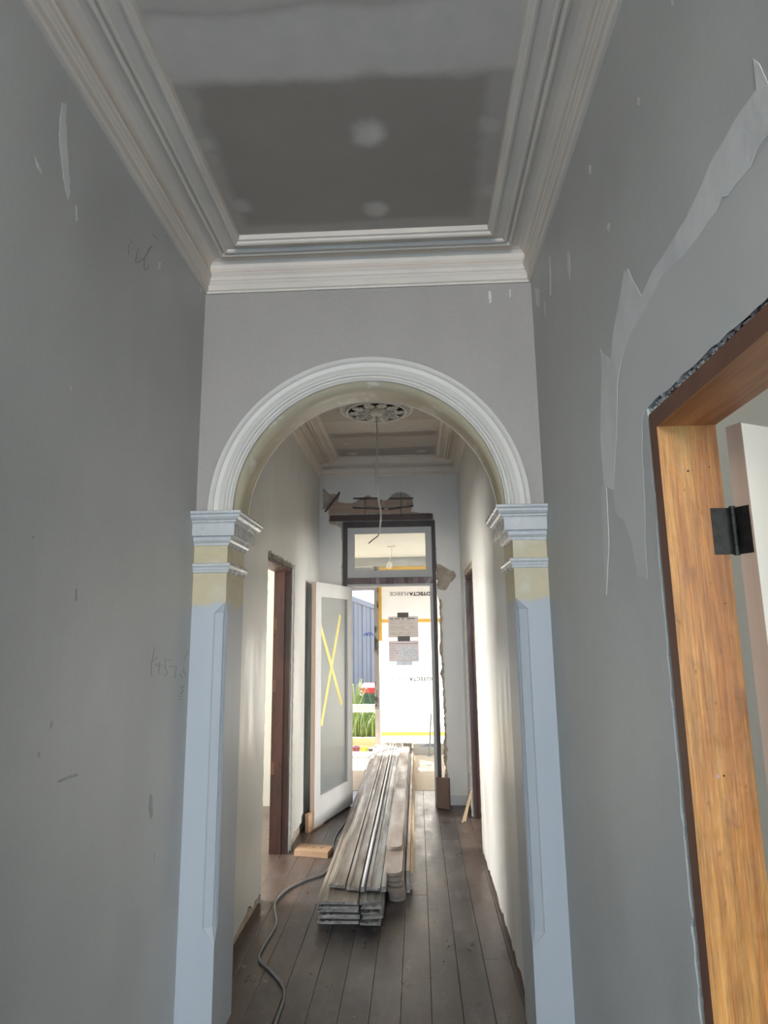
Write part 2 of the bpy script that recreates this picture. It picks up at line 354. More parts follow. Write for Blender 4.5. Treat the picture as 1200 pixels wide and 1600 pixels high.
def plate(outlines, axis, a0, a1, soft=None):
    """2D outlines (first the outer, then holes) -> solid slab; axis 'x': outline is (y,z) between x=a0..a1, axis 'y': (x,z), axis 'z': (x,y)"""
    cu = bpy.data.curves.new('plate', 'CURVE'); cu.dimensions = '2D'; cu.fill_mode = 'BOTH'; cu.extrude = abs(a1-a0)/2
    for pts in outlines:
        sp = cu.splines.new('POLY'); sp.points.add(len(pts)-1); sp.use_cyclic_u = True
        for q, p in zip(sp.points, pts): q.co = (p[0], p[1], 0, 1)
    o = bpy.data.objects.new('plate', cu); COL.objects.link(o)
    dg = bpy.context.evaluated_depsgraph_get(); me = bpy.data.meshes.new_from_object(o.evaluated_get(dg))
    bpy.data.objects.remove(o); bpy.data.curves.remove(cu)
    mid = (a0+a1)/2; n = len(me.vertices); c = np.empty(n*3, dtype=np.float32); me.vertices.foreach_get('co', c); c = c.reshape(-1, 3)
    u, v, w = c[:, 0].copy(), c[:, 1].copy(), c[:, 2].copy()
    if axis == 'x': c = np.stack([w+mid, u, v], 1)
    elif axis == 'y': c = np.stack([u, w+mid, v], 1)
    else: c = np.stack([u, v, w+mid], 1)
    me.vertices.foreach_set('co', c.astype(np.float32).ravel()); me.update()
    bm = bmesh.new(); bm.from_mesh(me); bmesh.ops.remove_doubles(bm, verts=bm.verts[:], dist=1e-5); bmesh.ops.recalc_face_normals(bm, faces=bm.faces[:]); bm.to_mesh(me); bm.free()
    for p in me.polygons: p.use_smooth = False
    me.materials.clear(); return me
def ragged(pts, step=.03, amp=.006, seed=0, closed=False, dirs=None):
    """subdivide a polyline and jitter its inner points"""
    rr = random.Random(seed); out = []
    seq = list(zip(pts, pts[1:]+(pts[:1] if closed else [])))
    if not closed: seq = list(zip(pts[:-1], pts[1:]))
    for (x0, y0), (x1, y1) in seq:
        n = max(1, int(math.hypot(x1-x0, y1-y0)/step)); out.append((x0, y0))
        for i in range(1, n):
            k = i/n; l = math.hypot(x1-x0, y1-y0); j = rr.gauss(0, amp); out.append((x0+(x1-x0)*k-(y1-y0)/l*j, y0+(y1-y0)*k+(x1-x0)/l*j))
    if not closed: out.append(pts[-1])
    return out
def smooth_path(pts, n=6):
    pts = [Vector(p) for p in pts]; out = []
    for i in range(len(pts)-1):
        p0, p1, p2, p3 = pts[max(i-1, 0)], pts[i], pts[i+1], pts[min(i+2, len(pts)-1)]
        for k in range(n):
            t = k/n; out.append(.5*((2*p1)+(p2-p0)*t+(2*p0-5*p1+4*p2-p3)*t*t+(3*p1-p0-3*p2+p3)*t**3))
    out.append(pts[-1]); return [tuple(p) for p in out]
# ------------------------------------------------------------------ main dimensions
XL, XR, XRB = -.97, .5625, .4447          # hall side walls; right wall steps in beyond the arch
DA, AT, DW = 2.747, .26, 6.383            # arch front, arch thickness, far wall
DB = DA+AT; HC = 3.33; Y0 = -3.4          # ceiling, street end
PL, PR = -.822, .419                      # pilaster faces
ACX, ACZ, AR = -.204, 2.112, .600         # arch centre and radius
# ------------------------------------------------------------------ floor
fl = struct(put('floor', plate([[(-4, Y0), (4, Y0), (4, 6.94), (-4, 6.94)]], 'z', -.08, -.022), 'brown_dark'), 'dark stained worn timber floorboards of the hall')
xs = [.03+.132*k for k in range(-9, 6)]; rr = random.Random(3)
for i, x in enumerate(xs):
    a, b = max(x, -1.14), min(x+.132, .72)
    cuts = [Y0] + sorted(rr.sample([1.2, 2.2, 3.52, 4.3, 5.15], 1 if i % 2 else 2)) + [6.94]
    if i in (10, 11): cuts = [Y0, 3.52 if i == 11 else 5.38, 6.94]
    for c, d in zip(cuts[:-1], cuts[1:]):
        dz = rr.uniform(-.0015, .0)
        bev = .0012
        mb = MB(); sec = lambda y: [(a+.0009, y, -.022), (b-.0009, y, -.022), (b-.0009, y, dz-bev), (b-.0009-bev, y, dz), (a+.0009+bev, y, dz), (a+.0009, y, dz-bev)]
        mb.sections([sec(c+.0008), sec(d-.0008)]); obj('floor_board', mb, 'floor_stain', fl)
for nm, x0, x1, ya, yb in (('right', .72, 3.95, Y0, 6.94), ('left', -3.95, -1.14, Y0, 6.94)):
    obj('room_floor', MB().box((x0, ya, -.022), (x1, yb, -.001)), 'floor_stain', fl)
# ------------------------------------------------------------------ walls
def lintel_notch(y0, y1, zt, amp, seed, step=.03, bottom=-.01, inset=0):
    """ragged open-bottomed door notch, from near side to far side"""
    return ragged([(y0, bottom), (y0, zt), (y1, zt), (y1, bottom)], step, amp, seed)
# left wall: plaster skin and masonry core
def base_rag(y0, y1, z, amp, seed, zb=-.01): return [(y, max(zb, q)) for y, q in ragged([(y0, z), (y1, z)], .05, amp, seed)]
skin = [(Y0, -.01), (.0, -.01), (.0, 2.1), (.88, 2.1), (.88, -.01), (DA+.1, -.01), (DA+.1, HC+.02), (Y0, HC+.02)]  # doorway nearest the street is added, out of view, for cross light
wl = struct(put('wall_left', plate([skin], 'x', XL-.015, XL), 'wall_paint'), 'scuffed grey painted plaster wall on the left before the arch')
skin = [(DA+.1, -.01), (DB+.02, -.01), (DB+.02, .06)] + base_rag(DB+.05, 4.12, .065, .012, 4) + [(4.155, .05), (4.158, -.01)] + lintel_notch(4.16, 5.105, 2.128, .005, 5)[1:-1] + [(5.105, -.01)] + [(5.11, .07)] + base_rag(5.13, DW, .075, .01, 8) + [(DW+.02, .08), (DW+.02, HC+.02), (DA+.1, HC+.02)]
wlb = struct(put('wall_left_back', plate([skin], 'x', XL-.015, XL), 'wall_paint_hall'), 'glossy grey plaster wall on the left beyond the arch')
core = [(Y0, -.02), (.0, -.02), (.0, 2.1), (.88, 2.1), (.88, -.02), (4.17, -.02), (4.17, 2.105), (5.06, 2.105), (5.06, -.02), (DW+.15, -.02), (DW+.15, HC+.02), (Y0, HC+.02)]
put('masonry', plate([core], 'x', XL-.15, XL-.0155), 'sandy_base', wl)
# right wall, street part with the new door opening
RO0, RO1, RZ = .56, 1.478, 2.082      # outside of the new lining
skin = [(Y0, -.01), (RO0-.03, -.01)] + ragged([(RO0-.03, .0), (RO0-.03, RZ+.02), (RO1+.012, RZ+.022)], .018, .0035, 11)[1:] + ragged([(RO1+.014, RZ+.018), (RO1+.020, 1.7), (RO1+.030, 1.1), (RO1+.034, .5), (RO1+.03, .0)], .022, .0035, 12) + [(RO1+.03, -.01), (DA+.02, -.01), (DA+.02, HC+.02), (Y0, HC+.02)]
wr = struct(put('wall_right', plate([skin], 'x', XR, XR+.015), 'wall_paint'), 'grey painted plaster wall with patched plaster around the new doorway')
core = [(Y0, -.02), (RO0-.004, -.02), (RO0-.004, RZ+.006), (RO1+.005, RZ+.006), (RO1+.005, -.02), (DB, -.02), (DB, HC+.02), (Y0, HC+.02)]
put('masonry', plate([core], 'x', XR+.0155, XR+.13), 'mortar', wr)
# loose mortar lumps along the broken plaster edge
rm = random.Random(5)
lump = MB()
def add_lump(mb, c, r, rnd):
    ico = [(0, 0, 1), (.9, 0, .3), (.28, .85, .3), (-.72, .53, .3), (-.72, -.53, .3), (.28, -.85, .3), (.1, .1, -1)]
    vs = [(c[0]+x*r[0]*rnd.uniform(.7, 1.2), c[1]+y*r[1]*rnd.uniform(.7, 1.2), c[2]+z*r[2]*rnd.uniform(.7, 1.2)) for x, y, z in ico]
    fs = [(0, 1+i, 1+(i+1) % 5) for i in range(5)] + [(6, 1+(i+1) % 5, 1+i) for i in range(5)]
    mb.add(vs, fs)
for i in range(110): add_lump(lump, (XR+.011, RO1+.014+.012*(1-i/110)+rm.uniform(-.009, .010), .05+2.0*i/110+rm.uniform(-.02, .02)), (.005, rm.uniform(.004, .010), rm.uniform(.006, .02)), rm)
for i in range(120): add_lump(lump, (XR+.009, RO0+.93*i/120+rm.uniform(-.01, .01), RZ+.013+rm.uniform(-.007, .008)), (.005, rm.uniform(.005, .013), rm.uniform(.003, .007)), rm)
lo = obj('mortar_crumbs', lump, 'crumb_grey', wr); lo['kind'] = 'stuff'
# right wall beyond the arch
skin = [(DB-.02, -.01), (DB-.02, .0)] + base_rag(DB, 5.03, .035, .012, 14) + [(5.04, .02), (5.045, -.01)] + lintel_notch(5.05, 6.02, 2.135, .005, 15)[1:-1] + [(6.02, -.01), (6.025, .04)] + base_rag(6.04, DW, .05, .01, 18) + [(DW+.02, .05), (DW+.02, HC+.02), (DB-.02, HC+.02)]
wrb = struct(put('wall_right_back', plate([skin], 'x', XRB, XRB+.015), 'wall_paint_hall'), 'glossy grey plaster wall on the right beyond the arch')
core = [(DB, -.02), (5.13, -.02), (5.13, 2.105), (5.985, 2.105), (5.985, -.02), (DW+.15, -.02), (DW+.15, HC+.02), (DB, HC+.02)]
put('masonry', plate([core], 'x', XRB+.0155, XRB+.15), 'sandy_base', wrb)
# arch wall above the capitals
arc = [(ACX-AR*math.cos(math.pi*i/64), ACZ+AR*math.sin(math.pi*i/64)) for i in range(65)]
out = [(XL-.02, ACZ-.004)] + [(ACX-AR, ACZ-.004)] + arc + [(ACX+AR, ACZ-.004)] + [(XR+.02, ACZ-.004), (XR+.02, HC+.02), (XL-.02, HC+.02)]
me = plate([out], 'y', DA, DB)
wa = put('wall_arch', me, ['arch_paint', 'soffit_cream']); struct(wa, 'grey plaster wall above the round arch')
for p in me.polygons:
    if abs(p.normal.y) < .3:
        c = p.center + wa.location
        if abs(c.x-ACX) < AR+.01 and c.z < ACZ+AR+.01: p.material_index = 1; p.use_smooth = True
# archivolt moulding
prof = [(.598, .0), (.598, .014), (.606, .019), (.611, .014), (.620, .014), (.623, .021), (.632, .025), (.639, .020), (.643, .022), (.662, .020), (.680, .024), (.683, .029), (.690, .034), (.703, .034), (.707, .030), (.707, 0)]
mb = MB(); secs = []
for i in range(73):
    a = math.pi*i/72; secs.append([(ACX-r*math.cos(a), DA-q, ACZ+r*math.sin(a)) for r, q in prof])
mb.sections(secs, closed=True, caps=True); tr = struct(obj('trim_1', mb, 'arch_white'), 'cream white moulded band around the arch')
# back rim of the soffit
mb = MB(); prof = [(.5985, .0), (.5985, .003), (.640, .003), (.640, 0)]
mb.sections([[(ACX-r*math.cos(math.pi*i/48), DB+q, ACZ+r*math.sin(math.pi*i/48)) for r, q in prof] for i in range(49)]); obj('rear_band', mb, 'arch_white', tr)
# pilasters with capital, necking and stop-chamfered shaft
def sweep_u(path, prof, mi=0):
    """profile (out, z) swept round an open plan path with mitres; out is to the right-hand side normal given per path"""
    mb = MB(); P = [Vector(p) for p in path]; offs = []
    for i, p in enumerate(P):
        ns = []
        for a, b in ((i-1, i), (i, i+1)):
            if a < 0 or b >= len(P): continue
            d = (P[b]-P[a]).normalized(); ns.append(Vector((d.y, -d.x)))
        n = ns[0] if len(ns) == 1 else (ns[0]+ns[1])/(1+ns[0].dot(ns[1])); offs.append(n)
    secs = [[(p.x+n.x*o, p.y+n.y*o, z) for o, z in prof] for p, n in zip(P, offs)]
    mb.sections(secs, closed=True, caps=True, mi=mi); return mb
cap_prof = [(0, 2.112), (.072, 2.112), (.074, 2.110), (.074, 2.101), (.070, 2.098), (.066, 2.096), (.064, 2.086), (.056, 2.077), (.048, 2.073), (.047, 2.066), (.040, 2.064), (.038, 2.058), (.038, 2.008), (.034, 2.006), (.020, 2.006), (.019, 2.001), (.018, 1.990), (.012, 1.982), (.007, 1.979), (.006, 1.968), (0, 1.968)]
neck_prof = [(0, 1.890), (.014, 1.890), (.018, 1.886), (.018, 1.878), (.013, 1.873), (.011, 1.868), (.012, 1.862), (.008, 1.860), (.007, 1.850), (0, 1.848)]
for name, xw, xp, s, lab in (('trim_2', XL, PL, 1, 'left pilaster of the arch with moulded capital'), ('trim_3', XR, PR, -1, 'right pilaster of the arch with moulded capital')):
    e = empty(name, ((xw+xp)/2, DA+AT/2, 0)); struct(e, lab)
    yb = DB+.02
    def sec(z, c):
        return [(xw-s*.01, DA, z), (xp-s*(c+.0001), DA, z), (xp-s*(c*.92), DA+c*.10+.0001, z), (xp-s*(c*.30+.0001), DA+c*.42, z), (xp-s*(c*.24), DA+c*.62+.0002, z), (xp-s*(c*.10), DA+c*.50+.0003, z), (xp, DA+c*.72+.0004, z), (xp, yb, z), (xw-s*.01, yb, z)]
    C_ = .05
    mb = MB(); mb.sections([sec(z, c) for z, c in ((0, .0), (.385, .0), (.44, C_), (.47, C_), (1.65, C_), (1.675, C_), (1.725, .0), (2.108, .0))])
    obj('shaft', mb, 'pilaster_paint', e)
    path = [(xw-s*.01, DA), (xp, DA), (xp, yb), (xw-s*.01, yb)]
    if s < 0: path = path[::-1]
    pth = path
    obj('capital', sweep_u(pth, cap_prof), 'capital_white', e)
    obj('necking', sweep_u(pth, neck_prof), 'capital_white', e)
# far wall: plaster skin with broken openings over brick backing
FX0, FX1, FZ = -.727, .205, 2.700      # door frame outside
dmg = [(505, 763), (509, 766), (515, 772), (521, 771), (526, 773), (532, 769), (530, 776), (528, 784), (540, 786), (552, 785), (562, 780), (570, 776), (575, 773), (580, 776), (592, 780), (602, 782), (610, 776), (615, 771), (623, 769), (634, 770), (641, 774), (645, 781), (645, 790), (642, 799), (655, 801), (668, 801), (677, 803), (678, 812)]
dmg = [at(x, y, 1, DW)[::2] for x, y in dmg]
left_dn = [at(x, y, 1, DW)[::2] for x, y in [(534, 905), (535, 860), (533, 825), (526, 821), (516, 819), (513, 813), (514, 805), (512, 795), (503, 796), (507, 785), (504, 775)]]
rgt_up = [at(x, y, 1, DW)[::2] for x, y in [(680, 835), (682, 870), (683, 882), (690, 883), (698, 888), (710, 893), (713, 900), (707, 908), (702, 914), (697, 922), (690, 922), (682, 920)]]
x_lo = -.745
path = [(x_lo, -.01), (x_lo, 1.2), left_dn[0]] + left_dn[1:] + dmg + rgt_up + ragged([at(685, 935, 1, DW)[::2], (.248, 1.9), (.250, 1.4), (.258, .9), (.262, .4), (.262, 0)], .03, .006, 21)
path = ragged(path, .02, .0035, 22)
skin = [(XL-.02, -.01)] + path + [(.262, -.01), (XRB+.02, -.01), (XRB+.02, HC+.02), (XL-.02, HC+.02)]
wf = struct(put('wall_far', plate([skin], 'y', DW, DW+.016), 'far_paint'), 'grey plaster end wall broken open around the door frame')
core = [(-2.3, -.02), (FX0-.004, -.02), (FX0-.004, FZ+.004)] + [(FX1, FZ+.004)] + ragged([(FX1+.004, FZ), (FX1+.006, 2.2), (FX1+.006, 1.98), (FX1+.026, 1.90), (FX1+.028, 1.5), (FX1+.012, 1.42), (FX1+.03, 1.34), (FX1+.034, 1.24), (FX1+.014, 1.18), (FX1+.036, 1.12), (FX1+.044, .62), (FX1+.03, .55), (FX1+.036, .48), (FX1+.026, .40), (FX1+.042, .32), (FX1+.036, .1), (FX1+.04, 0)], .02, .0035, 33) + [(FX1+.04, -.02), (1.6, -.02), (1.6, HC+.02), (-2.3, HC+.02)]
put('masonry', plate([core], 'y', DW+.0165, DW+.14), 'sandy_base', wf)
for lb, zz, xa, xb in ((0, 2.785, -.87, .02), (1, 2.86, -.86, -.02)):      # the brick courses laid bare above the lintel
    x = xa; k = 0
    while x < xb:
        w = .105 if (lb and k == 0) else .218
        mb = MB(); x1 = min(x+w, xb)
        j = [rr.uniform(-.003, .003) for _ in range(4)]
        mb.sections([[(x+.004+j[0], DW+.0125, zz+.004), (x1-.004, DW+.0125+j[1], zz+.004), (x1-.004+j[2], DW+.012, zz+.066), (x+.004, DW+.0125+j[3], zz+.066)], [(x+.004, DW+.03, zz+.004), (x1-.004, DW+.03, zz+.004), (x1-.004, DW+.03, zz+.066), (x+.004, DW+.03, zz+.066)]])
        obj('brick', mb, 'brick', wf); x += w+.002; k += 1
lm = obj('timber_lintel', MB().box((-.862, DW+.006, 2.712), (.185, DW+.06, 2.772)), 'brown_paint', wf)
for a, b in (((508, 800), (531, 769)), ((552, 779), (592, 778.5)), ((551, 793), (600, 795)), ((608, 779), (646, 778.5)), ((607, 796), (646, 790)), ((570, 803), (571, 776)), ((626, 802), (627, 771))):
    p, q = at(*a, 1, DW), at(*b, 1, DW); d = Vector((q[0]-p[0], 0, q[2]-p[2])); L = d.length; ang = math.atan2(d.z, d.x)
    xf = Matrix.Translation((p[0], DW, p[2])) @ Matrix.Rotation(-ang, 4, 'Y'); t_ = .0085 if abs(d.x) > .03 else .003
    obj('lath', MB().box((0, -.004, -t_), (L, .014, t_), xf=xf), 'lath', wf)
for pts in ([(505, 765), (510, 768), (514, 778), (510, 792), (505, 790)],):
    put('plaster_shard', plate([[at(x, y, 1, DW)[::2] for x, y in pts]], 'y', DW-.012, DW-.004), 'sandy_base', wf)
# skirting ghost at the foot of the far wall
obj('skirting_ghost', MB().box((.27, DW-.003, .0), (XRB, DW-.0002, .085)), 'fresh_plaster', wf)
# street end wall with doorway and fanlight; other rooms
we = struct(put('wall_street', plate([[(-4., -.02), (4., -.02), (4., HC+.02), (-4., HC+.02)], [(-.75, .02), (.35, .02), (.35, 2.25), (-.75, 2.25)], [(-.75, 2.4), (.35, 2.4), (.35, 2.95), (-.75, 2.95)]], 'y', Y0-.12, Y0), 'wall_paint'), 'street end wall of the hall behind the viewer')
c = struct(put('ceiling', plate([[(XL, Y0), (XR, Y0), (XR, DA), (XL, DA)]], 'z', HC, HC+.02), 'ceiling_board'), 'bare plasterboard ceiling with white jointing bands before the arch')
c = struct(put('ceiling_back', plate([[(XL, DB), (XRB, DB), (XRB, DW), (XL, DW)]], 'z', HC, HC+.02), 'ceiling_board_back'), 'plasterboard ceiling with jointing bands beyond the arch')
# right-hand front room
struct(put('wall_room_right_outer', plate([[(Y0, -.02), (2.75, -.02), (2.75, HC), (Y0, HC)], [(-3.1, .7), (-1.1, .7), (-1.1, 2.6), (-3.1, 2.6)]], 'x', 3.9, 4.0), 'room_cream'), 'outer wall of the room at the right')
struct(put('wall_room_right_end', plate([[(XR+.13, -.02), (3.9, -.02), (3.9, HC), (XR+.13, HC)]], 'y', 2.55, 2.70), 'room_cream'), 'cream wall seen through the new doorway')
struct(put('ceiling_room_right', plate([[(XR+.13, Y0), (4, Y0), (4, 2.7), (XR+.13, 2.7)]], 'z', HC, HC+.02), 'porch_white'), 'ceiling of the room at the right')
put('room_face', plate([[(Y0, 0), (RO0-.03, 0), (RO0-.03, RZ+.03), (RO1+.03, RZ+.03), (RO1+.03, 0), (2.55, 0), (2.55, HC), (Y0, HC)]], 'x', XR+.1305, XR+.140), 'room_cream', wr)
# unseen left-hand front room, added with its doorway to let cross light in
struct(put('wall_added_room_left_outer', plate([[(Y0, -.02), (2.75, -.02), (2.75, HC), (Y0, HC)], [(-3.1, .7), (-1.1, .7), (-1.1, 2.6), (-3.1, 2.6)]], 'x', -4.0, -3.9), 'room_cream'))
struct(put('wall_added_room_left_end', plate([[(-3.9, -.02), (XL-.15, -.02), (XL-.15, HC), (-3.9, HC)]], 'y', 2.55, 2.70), 'room_cream'))
struct(put('ceiling_added_room_left', plate([[(-4, Y0), (XL-.15, Y0), (XL-.15, 2.7), (-4, 2.7)]], 'z', HC, HC+.02), 'porch_white'))
# back rooms
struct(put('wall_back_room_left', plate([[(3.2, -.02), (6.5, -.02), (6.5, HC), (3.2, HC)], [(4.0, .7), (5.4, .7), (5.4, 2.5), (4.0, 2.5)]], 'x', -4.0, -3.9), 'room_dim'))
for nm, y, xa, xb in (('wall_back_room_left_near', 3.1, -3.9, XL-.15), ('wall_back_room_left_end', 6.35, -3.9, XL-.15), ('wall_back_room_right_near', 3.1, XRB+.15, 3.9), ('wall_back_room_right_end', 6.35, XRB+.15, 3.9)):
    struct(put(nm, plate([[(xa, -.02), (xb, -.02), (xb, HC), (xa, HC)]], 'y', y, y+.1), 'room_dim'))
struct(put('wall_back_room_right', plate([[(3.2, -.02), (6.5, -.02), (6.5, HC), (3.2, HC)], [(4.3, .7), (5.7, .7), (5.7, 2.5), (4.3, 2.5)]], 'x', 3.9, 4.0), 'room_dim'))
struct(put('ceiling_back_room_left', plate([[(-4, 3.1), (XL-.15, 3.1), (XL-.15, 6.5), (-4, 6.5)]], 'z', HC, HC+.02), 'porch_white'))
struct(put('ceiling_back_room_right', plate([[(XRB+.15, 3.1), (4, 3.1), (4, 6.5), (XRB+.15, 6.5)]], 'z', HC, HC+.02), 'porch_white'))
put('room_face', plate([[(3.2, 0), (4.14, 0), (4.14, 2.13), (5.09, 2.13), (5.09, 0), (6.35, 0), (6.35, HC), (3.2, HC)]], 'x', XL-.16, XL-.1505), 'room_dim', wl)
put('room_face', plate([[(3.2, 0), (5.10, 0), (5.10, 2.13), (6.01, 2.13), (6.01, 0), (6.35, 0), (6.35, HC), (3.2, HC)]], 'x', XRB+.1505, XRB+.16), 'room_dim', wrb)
# cornices
cor = [(0, 3.172), (.010, 3.172), (.012, 3.180), (.019, 3.184), (.020, 3.208), (.026, 3.216), (.027, 3.222), (.032, 3.226), (.035, 3.240), (.040, 3.246), (.037, 3.252), (.036, 3.262), (.029, 3.272), (.026, 3.290), (.030, 3.306), (.042, 3.317), (.062, 3.322), (.092, 3.320), (.096, 3.304), (.104, 3.300), (.112, 3.304), (.116, 3.313), (.122, 3.304), (.130, 3.300), (.138, 3.303), (.142, 3.312), (.180, 3.310), (.184, 3.298), (.194, 3.294), (.202, 3.298), (.206, 3.306), (.216, 3.308), (.218, 3.3302), (0, 3.3302)]
def cornice(name, x0, x1, y0, y1, lab):
    mb = MB(); secs = [[(x0+a if sx > 0 else x1-a, y0+a if sy > 0 else y1-a, z) for a, z in cor] for sx, sy in ((1, 1), (-1, 1), (-1, -1), (1, -1), (1, 1))]
    mb.sections(secs, closed=True, caps=False); return struct(obj(name, mb, 'cornice_white'), lab)
cornice('trim_4', XL, XR, Y0, DA, 'moulded plaster cornice before the arch')
cornice('trim_5', XL, XRB, DB, DW, 'moulded plaster cornice beyond the arch')
# ------------------------------------------------------------------ plaster repairs and marks on the walls
def patch(name, wallobj, pts, ax, v, th, mat, amp=.003, step=.02, seed=1):
    """thin smear of filler with a ragged outline, lying on a wall"""
    q = [at(x, y, ax, v) for x, y in pts]; q = [(p[1], p[2]) if ax == 0 else (p[0], p[2]) for p in q]
    q = ragged(q, step, amp, seed, True)
    return put(name, plate([q], 'x' if ax == 0 else 'y', *( (v, v+th) )), mat, wallobj)
# new plaster between the repair seam and the doorway, then the whitish filler seam itself
patch('fresh_plaster_area', wr, [(1260, 120), (1200, 222), (1175, 262), (1140, 305), (1120, 330), (1075, 390), (1040, 425), (1012, 470), (985, 520), (973, 560), (968, 600), (962, 680), (958, 760), (962, 800), (975, 812), (988, 850), (996, 900), (1012, 905), (1010, 880), (1006, 760), (1003, 660), (1008, 640), (1100, 555), (1195, 470), (1400, 290)], 0, XR, -.0004, 'fresh_plaster', .002, .03, 41)
patch('filler_seam', wr, [(1200, 130), (1187, 100), (1177, 92), (1182, 140), (1150, 185), (1110, 255), (1096, 290), (1070, 345), (1045, 385), (1022, 420), (1008, 450), (1002, 462), (990, 440), (982, 420), (975, 425), (968, 470), (958, 520), (955, 560), (945, 555), (938, 545), (940, 590), (938, 680), (944, 760), (958, 765), (963, 690), (965, 600), (972, 560), (985, 522), (1013, 472), (1038, 428), (1074, 394), (1090, 372), (1118, 332), (1128, 308), (1138, 306), (1172, 262), (1182, 235), (1200, 212), (1250, 130), (1250, 60)], 0, XR, -.0007, 'filler_white', .0015, .02, 42)
patch('scrape', wr, [(940, 760), (948, 762), (952, 850), (948, 930), (942, 850)], 0, XR, -.0012, 'fresh_plaster', .001, .02, 44)
for i, pts in enumerate(([(97, 160), (104, 162), (104, 205), (107, 260), (110, 305), (106, 312), (99, 280), (93, 225), (93, 190)], [(54, 244), (57, 248), (66, 268), (64, 272), (57, 258)], [(118, 320), (120, 322), (122, 345), (119, 345)], [(248, 408), (252, 410), (250, 420), (247, 420)], [(312, 440), (318, 440), (319, 452), (313, 456)], [(109, 603), (112, 603), (112, 611), (110, 611)])):
    patch('filler_smear', wl, pts, 0, XL, .0004, 'filler_white', .0015, .012, 50+i)
for i, pts in enumerate(([(234, 1240), (238, 1243), (239, 1275), (235, 1280), (232, 1262)], [(79, 1128), (82, 1126), (82, 1134), (77, 1140)], [(60, 1175), (63, 1174), (62, 1183), (58, 1183)], [(90, 1220), (105, 1213), (122, 1209), (122, 1212), (106, 1217), (91, 1223)], [(117, 920), (121, 920), (121, 938), (117, 940)], [(241, 1331), (242, 1331), (241, 1346), (240, 1346)], [(50, 838), (53, 838), (53, 842), (50, 842)])):
    patch('scuff_mark', wl, pts, 0, XL, .0003, 'scuff', .0008, .012, 60+i)
for i, pts in enumerate(([(886, 393), (889, 393), (891, 420), (890, 437), (887, 420)], [(858, 400), (860, 400), (861, 460), (859, 462)], [(996, 152), (999, 152), (998, 165), (995, 163)], [(950, 348), (954, 350), (951, 362), (948, 356)], [(920, 258), (923, 258), (923, 272), (920, 272)], [(836, 450), (843, 452), (843, 480), (838, 476)], [(1049, 0), (1052, 0), (1052, 8), (1049, 8)], [(850, 470), (852, 470), (853, 492), (851, 492)])):
    patch('filler_smear', wr, pts, 0, XR, -.0004, 'filler_white', .001, .012, 70+i)
for i, pts in enumerate(([(763, 455), (767, 455), (768, 472), (764, 474)], [(796, 452), (798, 452), (798, 464), (796, 464)])):
    patch('filler_smear', wa, pts, 1, DA, -.0004, 'filler_white', .001, .012, 80+i)
# builders' pencil sums and squiggles on the left wall
def strokes(name, parent, lines, mat, v, r=.0006):
    for L in lines:
        mb = MB(); mb.tube(smooth_path([at(x, y, 0, v+.0006) for x, y in L], 5), r, 5); obj(name, mb, mat, parent)
g = lambda x, y: (225+x*75/1200, 1000+y*75/1200)
strokes('pencil_stroke', wl, [[g(262, 160), g(235, 350), g(205, 520), g(180, 640), g(185, 900)], [g(155, 555), g(200, 545), g(280, 470), g(330, 425)], [g(290, 600), g(330, 645), g(400, 650), g(470, 635)], [g(390, 560), g(380, 680), g(365, 860)], [g(590, 500), g(630, 485), g(680, 495)], [g(540, 460), g(525, 620), g(545, 730), g(590, 800), g(560, 880), g(510, 890)], [g(620, 655), g(700, 662), g(800, 682)], [g(812, 680), g(800, 760), g(770, 960)], [g(880, 850), g(900, 860), g(960, 960)], [g(1000, 700), g(970, 800), g(1040, 800), g(1020, 900), g(980, 920)], [g(1110, 270), g(1050, 400), g(1010, 500)], [g(900, 1180), g(960, 1160), g(1010, 1180), g(940, 1240), g(1000, 1290), g(900, 1320), g(960, 1340)], [g(850, 1390), g(900, 1420), g(970, 1410)], [g(870, 1490), g(935, 1478)]], 'graphite', XL)
g = lambda x, y: (190+x*80/1200, 350+y*80/1200)
strokes('pencil_stroke', wl, [[g(185, 345), g(225, 410), g(265, 440)], [g(175, 480), g(155, 590), g(175, 720)], [g(385, 560), g(355, 690), g(340, 800), g(325, 880), g(380, 910), g(440, 860), g(520, 800)], [g(710, 510), g(640, 570), g(600, 680), g(545, 780), g(530, 900), g(540, 1060), g(590, 1060), g(640, 950)], [g(740, 230), g(790, 300), g(850, 355)]], 'graphite', XL)
# ------------------------------------------------------------------ new doorway on the right: lining, door, hinge
dl = empty('door_lining', (XR+.065, (RO0+RO1)/2, 0))
tag(dl, 'new orange hardwood door lining set in the broken plaster on the right', 'door frame')
T = .042; XJ = .6925
def two(name, a, b, front, inner, parent):
    """lining board with its corridor edge in another finish"""
    mb = MB(); x0, y0, z0 = a; x1, y1, z1 = b
    mb.box(a, b, 0); me = mb.mesh(name); me.update()
    for p in me.polygons:
        if p.normal.x < -.5: p.material_index = 1
    return put(name, me, [inner, front], parent)
jf = two('jamb', (XR-.002, RO1-T, 0), (XJ, RO1, RZ), 'lining_edge', 'hardwood', dl)
two('jamb', (XR-.002, RO0, 0), (XJ, RO0+T, RZ), 'lining_edge', 'hardwood', dl)
two('head', (XR-.002, RO0+T, RZ-T), (XJ, RO1-T, RZ), 'lining_edge', 'hardwood_head', dl)
YJ = RO1-T
def disc(c, r, axis, th, seg=12):
    mb = MB(); secs = []
    for k in (0, th):
        ring = []
        for i in range(seg):
            a = 2*math.pi*i/seg; u, v = math.cos(a)*r, math.sin(a)*r
            ring.append({'y': (c[0]+u, c[1]-k, c[2]+v), 'x': (c[0]-k, c[1]+u, c[2]+v), 'z': (c[0]+u, c[1]+v, c[2]-k)}[axis])
        secs.append(ring)
    return mb.sections(secs)
